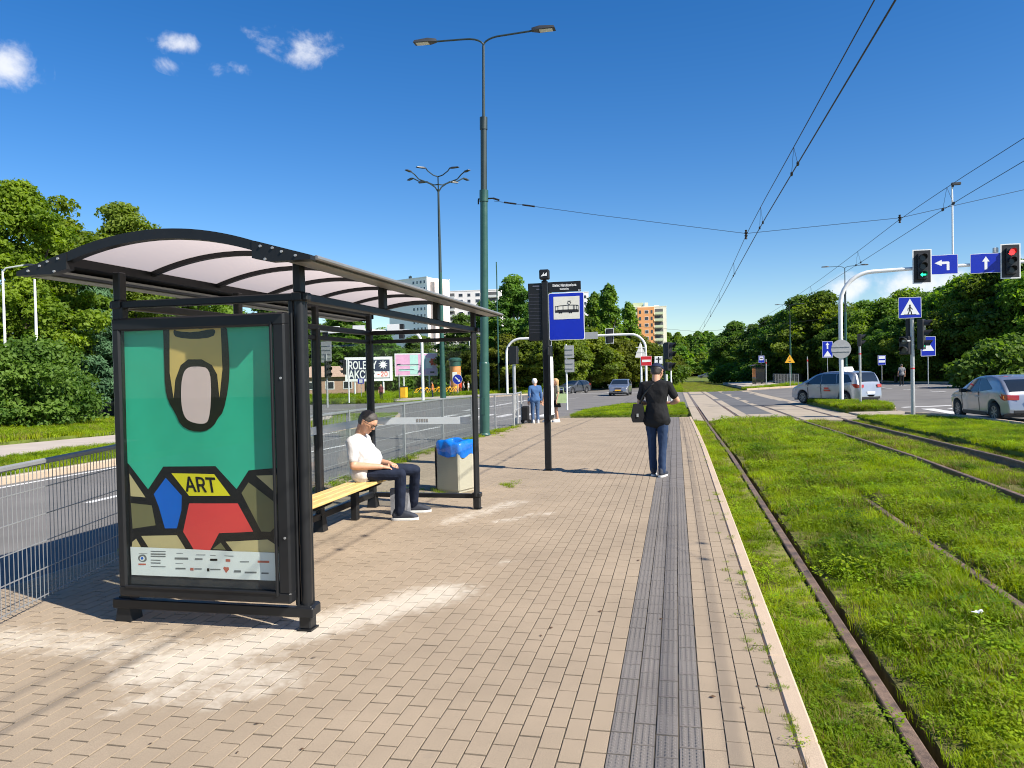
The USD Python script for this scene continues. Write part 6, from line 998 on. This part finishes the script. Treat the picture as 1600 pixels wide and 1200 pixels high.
# ------------------------------------------------------------------ trees
def leafcloud(cent, rad, n, size, g, droop=.3, shell=.62, flat=1.0, needle=False):
    """n leaf faces spread through a set of ellipsoidal boughs; denser near their surface"""
    w = rad[:, 0] * rad[:, 1]; k = g.choice(len(cent), n, p=w / w.sum()); d = g.normal(size=(n, 3)); d[:, 2] = np.abs(d[:, 2]) * np.where(g.uniform(size=n) < .74, 1, -1); d /= np.linalg.norm(d, axis=1, keepdims=True)
    r = np.where(g.uniform(size=n) < shell, g.uniform(.72, 1.22, n), g.uniform(.2, .9, n)); r = r * (1 + .25 * (meshkit.noise(cent[k] * 1.7 + d * 2.3, 3) - .5)); p = cent[k] + d * rad[k] * r[:, None]
    nr = d * .55 + g.normal(size=(n, 3)) * .55 + [0, 0, .45]; nr /= np.linalg.norm(nr, axis=1, keepdims=True); t = np.cross(nr, g.normal(size=(n, 3))); t /= np.linalg.norm(t, axis=1, keepdims=True); b = np.cross(nr, t); s = size * g.uniform(.6, 1.35, n)
    if needle: t, s2 = t * 1.5, s * .35
    else: s2 = s * .72
    t[:, 2] -= droop * .4; a = t * s[:, None] * .5; bb = b * s2[:, None] * .5
    V = np.stack([p - a, p - a * .1 + bb + nr * (s * .08)[:, None], p + a, p - a * .1 - bb + nr * (s * .08)[:, None]], 1).reshape(-1, 3); i = np.arange(n)[:, None] * 4
    return TM(V, np.vstack([i + [0, 1, 2], i + [0, 2, 3]]))
def boughs(kind, H, W, g):
    C, Rr = [], []
    if kind == 'broad':
        n = 95
        for i in range(n):
            u = (i + .5) / n; z = H * (.16 + .80 * u); prof = math.sin(min(1, (u + .16) / 1.08) * PI) ** .62; a = i * 2.399 + g.normal(0, .35); lump = 1 + .24 * math.sin(a * 2 + u * 5 + H) + .16 * math.sin(a * 3 - u * 8); rr = W / 2 * prof * (g.uniform(.62, 1.0) if i % 4 else g.uniform(.1, .6)) * .88 * lump
            C.append((rr * math.cos(a), rr * math.sin(a), z + g.normal(0, H * .025))); q = W * g.uniform(.055, .125) * (1.25 if i % 4 == 0 else 1); Rr.append((q, q, q * g.uniform(.5, .8)))
    elif kind == 'tall':
        n = 80
        for i in range(n):
            u = (i + .5) / n; z = H * (.10 + .86 * u); prof = (1 - u) ** .55 * min(1, u * 4 + .45); a = i * 2.399 + g.normal(0, .5); rr = W / 2 * prof * g.uniform(.25, 1.05); C.append((rr * math.cos(a), rr * math.sin(a), z)); q = W * g.uniform(.07, .14) * (.5 + .6 * prof); Rr.append((q, q, q * g.uniform(1.0, 1.9)))
    elif kind == 'pine':
        for lv in range(13):
            u = lv / 12; z = H * (.20 + .76 * u); R = W / 2 * (1 - u) ** .7 * (.9 if lv else .7)
            for k in range(max(3, int(9 * (1 - u)) + 2)): a = k * 2 * PI / max(3, int(9 * (1 - u)) + 2) + lv * .9 + g.normal(0, .2); rr = R * g.uniform(.55, 1.0); C.append((rr * math.cos(a), rr * math.sin(a), z - rr * .12 + g.normal(0, .1))); q = .42 * W * .26 * g.uniform(.7, 1.2); Rr.append((q, q, q * .5))
    else:
        n = 40
        for i in range(n):
            a = g.uniform(0, 2 * PI); rr = W / 2 * math.sqrt(g.uniform(0, 1)) * .85; top = H * (1 - (rr / (W / 2)) ** 2 * .55); C.append((rr * math.cos(a), rr * math.sin(a), top * g.uniform(.15, .88))); q = W * g.uniform(.10, .17); Rr.append((q, q, q * .8))
    return np.array(C), np.array(Rr)
def tree(name, label, cat, loc, kind, H, W, n, size, m, seed, rz=0.0, group=None, trunk=None):
    g = np.random.default_rng(seed); t = thing(name, label, cat, loc, rz, group); C, Rr = boughs(kind, H, W, g); tr = trunk or H * .022
    obj('crown', leafcloud(C, Rr, n, size, g, needle=kind == 'pine'), K[m], t, smooth=False)
    lim = [TUBE([(0, 0, -.2), (g.normal(0, .03), g.normal(0, .03), H * .2), (g.normal(0, .08), g.normal(0, .08), H * .45), (0, 0, H * .8)], [tr * 1.25, tr, tr * .75, tr * .2], 8)] if kind != 'bush' else [TUBE([(0, 0, -.1), (.1, .05, H * .5)], [.06, .02], 6)]
    obj('trunk', lim, K['trunk'], t)
    if kind in ('broad', 'tall'):
        for i in g.choice(len(C), 11, replace=False):
            c = C[i]; z0 = max(H * .14, c[2] * g.uniform(.35, .6)); b = obj('limb', TUBE([(0, 0, z0), (c[0] * .45, c[1] * .45, z0 + (c[2] - z0) * .6), tuple(c)], [tr * .5, tr * .3, tr * .1], 5), K['trunk'], t)
    return t
K['leaf_a'] = leaf_mat('maple_leaf', (0.077, 0.143, 0.0171), (0.244, 0.335, 0.034), (0.617, 0.546, 0.071), 0.50, .55); K['leaf_b'] = leaf_mat('broad_leaf', (0.0575, 0.12, 0.0217), (0.16, 0.257, 0.0435), (0.384, 0.433, 0.0777), 0.46, .30); K['leaf_c'] = leaf_mat('linden_leaf', (0.0774, 0.146, 0.0234), (0.232, 0.323, 0.0465), (0.565, 0.514, 0.0933), 0.48, .25)
K['leaf_d'] = leaf_mat('grey_pine_needle', (0.0465, 0.0932, 0.0449), (0.116, 0.201, 0.0948), (0.218, 0.323, 0.146), 0.30, .6); K['leaf_e'] = leaf_mat('shrub_leaf', (0.0519, 0.0999, 0.0185), (0.147, 0.215, 0.037), (0.329, 0.339, 0.0692), 0.46, .8); K['leaf_f'] = leaf_mat('turning_leaf', (0.0738, 0.118, 0.0186), (0.219, 0.253, 0.0372), (0.575, 0.423, 0.0932), 0.48, .3)
def at(px, py, Y):
    r = CB @ np.array([px - 800, py - 600, FPX]); p = EYE + r * (Y / r[1]); return p
def spot(px, Y, dz=0.0): p = at(px, 590, Y); return (float(p[0]), float(Y), zt(p[0], Y) + dz)
def hgt(px, py, Y): return float(at(px, py, Y)[2]) - zt(at(px, py, Y)[0], Y)
# near trees on the left
X, Y, z = spot(38, 30); tree('maple_tree', 'large bright green maple with tips turning brown at the left edge of the picture', 'tree', (X, Y, z), 'broad', hgt(38, 280, Y), 7.6, 62000, .19, 'leaf_a', 11)
X, Y, z = spot(196, 47); tree('maple_tree', 'darker maple rising behind the left end of the shelter roof', 'tree', (X, Y, z), 'broad', hgt(196, 322, Y), 9.0, 42000, .26, 'leaf_f', 12)
X, Y, z = spot(152, 33); tree('pine_tree', 'grey-green pine with drooping boughs left of the display case', 'tree', (X, Y, z), 'pine', hgt(152, 448, Y) + .3, 5.0, 36000, .26, 'leaf_d', 13)
X, Y, z = spot(22, 24.5); tree('shrub', 'big rounded shrub beside the footpath at the left edge', 'shrub', (X, Y, z), 'bush', hgt(22, 530, Y), 5.6, 22000, .17, 'leaf_e', 14)
X, Y, z = spot(92, 28.5); tree('shrub', 'lower dark shrub between the big shrub and the pine', 'shrub', (X, Y, z), 'bush', 2.6, 3.8, 12000, .16, 'leaf_e', 15)
X, Y, z = spot(105, 41); tree('maple_tree', 'bright maple seen between the first maple and the pine', 'tree', (X, Y, z), 'broad', hgt(105, 330, Y), 7.5, 30000, .25, 'leaf_a', 16)
X, Y, z = spot(300, 62); tr1 = tree('broadleaf_tree', 'green tree seen in the gap above the display case', 'tree', (X, Y, z), 'broad', hgt(300, 405, Y), 12, 26000, .36, 'leaf_c', 17)
# prototypes for the middle distance
X, Y, z = spot(805, 112); trA = tree('broadleaf_tree', 'tall dense tree right of the green lamp post', 'tree', (X, Y, z), 'broad', hgt(805, 432, Y), 9.5, 30000, .40, 'leaf_b', 21)
X, Y, z = spot(952, 122); trB = tree('tall_tree', 'tall feathery tree right of the tram stop sign', 'tree', (X, Y, z), 'tall', hgt(952, 442, Y), 7.4, 16000, .42, 'leaf_c', 22)
X, Y, z = spot(880, 95); trC = tree('linden_tree', 'linden of the yellow-green row behind the junction, just right of the stop post', 'tree', (X, Y, z), 'broad', hgt(880, 515, Y), 8.4, 24000, .34, 'leaf_f', 23)
X, Y, z = spot(1560, 88); trD = tree('broadleaf_tree', 'tallest dark tree of the right-hand belt, behind the red signal', 'tree', (X, Y, z), 'broad', hgt(1560, 414, Y), 13.5, 36000, .40, 'leaf_c', 24)
X, Y, z = spot(1252, 128); trE = tree('broadleaf_tree', 'dark rounded tree behind the blue arrow sign beyond the junction', 'tree', (X, Y, z), 'broad', hgt(1252, 470, Y), 13, 32000, .44, 'leaf_b', 25)
X, Y, z = spot(1490, 62); shA = tree('shrub', 'dense dark undergrowth shrub behind the silver hatchback', 'shrub', (X + 4, Y, z), 'bush', 3.4, 8.0, 9000, .42, 'leaf_b', 26)
TREEH = {}
for q in (tr1, trA, trB, trC, trD, trE): 
    TREEH[q.GetName()] = None
def copy(root, H0, px, py, Y, label, group=None, wide=1.0, rz=0.0):
    X, Y, z = spot(px, Y); s = hgt(px, py, Y) / H0; return dup(root, (X, Y, z), rz, label, group, (s * wide, s * wide, s))
h1, hA, hB, hC, hD, hE = hgt(300, 405, 62), hgt(805, 432, 112), hgt(952, 442, 122), hgt(880, 515, 95), hgt(1560, 414, 88), hgt(1252, 470, 128)
G1 = 'trees seen through the shelter glass'; LB1 = 'dark green tree of the wood behind the billboards'
for i, (px, py, Y, wd) in enumerate([(478, 492, 112, 1.5), (545, 498, 124, 1.5), (600, 520, 118, 1.6), (655, 530, 128, 1.6), (515, 505, 140, 1.5), (430, 480, 105, 1.3), (360, 470, 95, 1.2), (240, 430, 80, 1.0)]): copy((trA, trE)[i % 2], (hA, hE)[i % 2], px, py, Y, LB1, G1, wd, i * 1.3)
for px, py, Y, wd, lb in [(722, 492, 104, 1.2, 'dark tree between the dark mast and the green lamp post'), (762, 470, 118, 1.1, 'dark tree directly behind the green lamp post'), (850, 447, 120, 1.0, 'tall dark tree behind the tram stop post'), (838, 470, 106, .9, 'slimmer tree just left of the tram stop post'), (905, 480, 128, 1.1, 'tree behind the blue tram sign')]: copy(trA, hA, px, py, Y, lb, None, wd, px)
for px, py, Y, wd, lb in [(985, 470, 130, 1.0, 'feathery tree left of the orange apartment block'), (930, 455, 134, 1.0, 'feathery tree just right of the blue tram sign')]: copy(trB, hB, px, py, Y, lb, None, wd, px)
G2, LB2 = 'yellow-green lindens in a row behind the junction', 'yellow-green linden of the row behind the junction'
ORD = ['leftmost', 'second from the left', 'third from the left', 'fourth from the left', 'fifth from the left', 'sixth from the left', 'seventh from the left', 'eighth from the left', 'ninth from the left', 'tenth from the left', 'eleventh from the left', 'twelfth from the left', 'thirteenth from the left', 'fourteenth from the left', 'fifteenth from the left']
for i, (px, py, Y) in enumerate([(714, 552, 118), (745, 545, 100), (790, 530, 100), (838, 522, 98), (922, 520, 100), (962, 525, 104), (1000, 532, 110), (1034, 545, 124), (1052, 556, 140)]):
    i2 = i if i < 4 else i + 1
    copy(trC, hC, px, py, Y, 'yellow-green linden behind the junction, %s of its row' % ORD[i2], G2, 1.15, i * 1.7)
G3, LB3 = 'dark trees along the tram line beyond the far stop', 'dark rounded tree along the tram line beyond the far stop'
for i, (px, py, Y) in enumerate([(1128, 540, 185), (1150, 508, 172), (1180, 512, 165), (1205, 500, 150), (1228, 492, 138)]): copy(trE, hE, px, py, Y, 'dark rounded tree along the tram line beyond the far stop, ' + ORD[i], G3, 1.1, i * 2.1)
G4, LB4 = 'green trees of the belt beyond the right-hand road', 'green tree of the belt beyond the right-hand road'
for i, (px, py, Y) in enumerate([(1285, 462, 118), (1325, 492, 112), (1340, 512, 104), (1352, 478, 122), (1385, 472, 108), (1400, 500, 95), (1420, 458, 112), (1448, 466, 100), (1465, 492, 88), (1482, 456, 104), (1512, 436, 92), (1535, 462, 90), (1585, 466, 86), (1600, 418, 84), (1650, 408, 80)]): copy((trD, trE)[i % 2], (hD, hE)[i % 2], px, py, Y, 'green tree of the belt beyond the right-hand road, ' + ORD[i], G4, 1.1, i * 1.9)
G5, LB5 = 'dark undergrowth beneath the right-hand trees', 'dark undergrowth shrub beneath the right-hand trees'
for i in range(14):
    px, Y = 1130 + i * 36, 150 - i * 6.0; X, Y, z = spot(px, max(Y, 68)); dup(shA, (X + 2.5, Y + 3, z), i * 1.1, LB5, G5, (1.2, 1.2, 1.0))
G6, LB6 = 'dark hedge shrubs behind the billboards and lindens', 'dark hedge shrub behind the billboards and lindens'
for i in range(15):
    px = 486 + i * 39; X, Y, z = spot(px, 116 + 5 * (i % 3)); dup(shA, (X, Y, z), i * 1.3, LB6, G6, (1.25, 1.25, 1.15))
# distant wood at the end of the line, on rising ground
hill = TM([], []) if False else None
g = np.random.default_rng(5); hx, hy = np.meshgrid(np.linspace(-420, 420, 22), np.linspace(430, 900, 10)); hz = T(hx, hy) - 1 + 26 * np.exp(-((hy - 740) / 190) ** 2) * (.75 + .5 * meshkit.noise(np.stack([hx / 90, hy / 90, 0 * hx], -1), 3)); a = (np.arange(9)[:, None] * 22 + np.arange(21)).ravel()
obj('hill', TM(np.column_stack([hx.ravel(), hy.ravel(), hz.ravel()]), np.vstack([np.column_stack([a, a + 1, a + 23]), np.column_stack([a, a + 23, a + 22])])), K['turf'], smooth=True, kind='structure')
def dome_tree(seed):
    g = np.random.default_rng(seed); C, R_ = boughs('broad', 10, 9, g); return leafcloud(C, R_, 1500, 1.5, g)
xs, ys = [], []
for k in range(900):
    y_ = g.uniform(260, 820); x_ = g.uniform(-.30 * y_, .32 * y_)
    if -16 < x_ < 16 and y_ < 330 or y_ < 330 and abs(x_) < 14: continue
    if y_ < 360 and -19 < x_ < 28: continue
    xs.append(x_); ys.append(y_)
xs, ys = np.array(xs), np.array(ys); zs = np.where(ys > 430, T(xs, ys) - 1 + 26 * np.exp(-((ys - 740) / 190) ** 2) * .95, T(xs, ys)); sc = g.uniform(.9, 1.5, len(xs))
instancer('distant_wood', [('tree_crown', dome_tree(1), K['leaf_c']), ('tree_crown', dome_tree(2), K['leaf_b'])], np.stack([xs, ys, zs], -1), g.integers(0, 2, len(xs)), np.stack([sc, sc, sc], -1), g.uniform(0, 6.28, len(xs)), label='distant wood on the low hill at the end of the tram line', cat='wood')
verge_grass('verge_grass', 'coarse grass on the far verge left of the junction', [(-60, 70.4), (-33, 74.4), (-24, 90.4), (-22, 96), (-16, 90), (-15.4, 130), (-75, 130)], 16000, -.04, 31, size=4.0, amp=.1, k=7)
verge_grass('verge_grass', 'coarse grass on the corner island beyond the left road', VF, 3500, -.06, 33, size=3.2, amp=.04, k=6)
verge_grass('verge_grass', 'coarse grass along the far edge of the right-hand road', [(29.8, 60), (29.4, 73), (26, 94), (25.8, 130), (36, 130), (46, 60)], 9000, -.02, 32, size=4.0, amp=.1, k=8)
verge_grass('verge_grass', 'small grass patch beside the far tram stop', VM, 3000, -.04, 34, size=2.6, amp=.03, k=4)
ft = [(.65, 78.8), (6.5, 78.8), (6.5, 170), (.65, 170)]; verge_grass('dry_track_grass', 'yellow grass on the tram tracks beyond the crossing', ft, 12000, -.22, 35, size=1.8, kz=.7, w=(2, 2, 3, 1, 1, 5), amp=.02, k=2)
verge_grass('verge_grass', 'grass between the tram tracks and the left road beyond the crossing', [(.6, 79), (.6, 170), (-3.5, 170), (-3.3, 80.5)], 7000, -.2, 36, size=2.4, amp=.03, k=9)
obj('verge', sheet([(.58, 78.7), (.58, 400), (-3.5, 400), (-3.3, 80.2)], -.2, 8, .2), K['turf'], kind='structure')
# far tram stop: its platform and a second shelter like the first
obj('platform', sheet([(7.6, 84.5), (12.4, 86), (13.2, 130), (7.6, 130)], .03, 4.0, .3), K['path'], kind='structure')
dup(sh, (10.6, 103, zt(10.6, 103) + .04), 0, 'small tram shelter at the far platform across the junction'); fp = thing('poster', 'pale pink poster in the far tram shelter', 'poster', (10.55, 100.8, zt(10.6, 101) + .04)); obj('sheet', BB(-.6, .5, .0, .02, .28, 1.98), K['pink'], fp); obj('colour_field', [BB(-.5, .4, -.006, 0, 1.2, 1.8), BB(-.5, .1, -.006, 0, .4, .9)], K['signwhite'], fp)

# ------------------------------------------------------------------ apartment blocks
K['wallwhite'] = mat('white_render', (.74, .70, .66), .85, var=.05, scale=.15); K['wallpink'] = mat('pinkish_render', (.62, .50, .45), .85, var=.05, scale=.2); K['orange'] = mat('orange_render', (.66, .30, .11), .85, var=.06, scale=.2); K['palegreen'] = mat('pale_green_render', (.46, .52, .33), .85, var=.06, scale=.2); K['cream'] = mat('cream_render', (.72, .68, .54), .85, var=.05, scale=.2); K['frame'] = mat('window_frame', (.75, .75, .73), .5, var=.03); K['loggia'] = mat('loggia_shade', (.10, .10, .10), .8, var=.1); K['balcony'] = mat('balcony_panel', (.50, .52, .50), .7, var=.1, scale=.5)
def block(name, label, px, Y, w, d, h, rz, wall, floors, cols, fh=2.75, z0=None, roofbits=True):
    """a slab block facing -Y in its own frame; cols: (x centre, width, height, kind) of the openings on every storey"""
    p = spot(px, Y); t = thing(name, label, 'building', (p[0], Y, zt(p[0], Y)), rz); obj('wall', BB(-w / 2, w / 2, 0, d, -1, h), K[wall], t, smooth=False); obj('parapet', [BB(-w / 2 - .1, w / 2 + .1, -.1, .25, h, h + .35), BB(-w / 2 - .1, w / 2 + .1, d - .25, d + .1, h, h + .35)], K[wall], t)
    for f in range(floors):
        z = h - 1.0 - f * fh
        for x, ww, hh, kind in cols:
            if kind == 'win': q = obj('window', BB(x - ww / 2, x + ww / 2, -.06, .02, z - hh, z), K['frame'], t, smooth=False); obj('pane', BB(x - ww / 2 + .12, x + ww / 2 - .12, -.075, -.05, z - hh + .12, z - .12), K['shadewin'], q, smooth=False)
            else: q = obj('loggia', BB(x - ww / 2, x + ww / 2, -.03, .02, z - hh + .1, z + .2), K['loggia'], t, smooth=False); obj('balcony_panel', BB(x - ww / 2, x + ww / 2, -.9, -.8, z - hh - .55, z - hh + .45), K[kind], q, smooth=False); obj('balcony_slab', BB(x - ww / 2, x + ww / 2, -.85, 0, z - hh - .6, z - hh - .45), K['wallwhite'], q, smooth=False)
    return t
Y = 300; hb = hgt(655, 436, Y)
bk = block('apartment_block', 'tall white apartment block with a blank side wall above the shelter roof', 640, Y, 22, 14, hb, math.radians(-24), 'wallwhite', 8, [(3.5, 1.2, 1.4, 'win'), (5.6, 1.0, 1.4, 'win'), (7.6, 1.2, 1.4, 'win'), (9.6, 1.0, 1.4, 'win')]); obj('roof_antenna', [CY((-3, 5, hb), (-3, 5, hb + 2.4), .2, n=6), B(1.2, .8, 1.0, (-3, 5, hb + 1.6))], K['greendark'], bk); obj('stair_wall', BB(10.9, 13.4, 2, 10, -1, hb - 1.8), K['wallpink'], bk)
Y = 330; h2 = hgt(725, 455, Y); block('apartment_block', 'long pale apartment block with recessed balconies between the two lamp masts', 735, Y, 30, 12, h2, math.radians(4), 'wallwhite', 8, [(-11, 9.0, 1.7, 'balcony'), (-3.6, 2.0, 1.6, 'win'), (.2, 1.6, 1.6, 'win'), (4.2, 2.2, 1.6, 'win'), (10.4, 6.0, 1.7, 'balcony')])
Y = 310; block('apartment_block', 'white apartment block mostly hidden behind the blue tram sign', 905, Y, 9, 9, hgt(912, 457, Y), math.radians(10), 'wallwhite', 7, [(-2.4, 1.4, 1.4, 'win'), (.4, 1.4, 1.4, 'win'), (3.0, 1.4, 1.4, 'win')])
Y = 322; hh_ = hgt(1010, 480, Y); ob = block('apartment_block', 'orange and pale green apartment tower right of the tall feathery tree', 1012, Y, 16.5, 12, hh_, math.radians(6), 'cream', 10, [(-5.4, 3.0, 1.5, 'palegreen'), (5.1, 3.4, 1.6, 'palegreen')])
obj('orange_front', BB(-3.7, 3.1, -.5, -.001, -1, hh_ - .05), K['orange'], ob, smooth=False)
for f in range(9):
    z = hh_ - 1.3 - f * 2.75
    for x, ww in ((-2.7, .8), (.0, 1.6), (2.1, .8)): q = obj('window', BB(x - ww / 2, x + ww / 2, -.56, -.48, z - 1.4, z), K['frame'] if ww > 1 else K['loggia'], ob, smooth=False); obj('pane', BB(x - ww / 2 + .1, x + ww / 2 - .1, -.58, -.55, z - 1.3, z - .1), K['shadewin'], q, smooth=False)
obj('lift_house', BB(-5.5, -1.0, 3, 8, hh_, hh_ + 2.2), K['palegreen'], ob); obj('roof_box', [BB(-.6, .8, 1, 3, hh_, hh_ + 2.0), BB(3.4, 5.5, 3, 5, hh_, hh_ + 1.0)], K['cream'], ob)
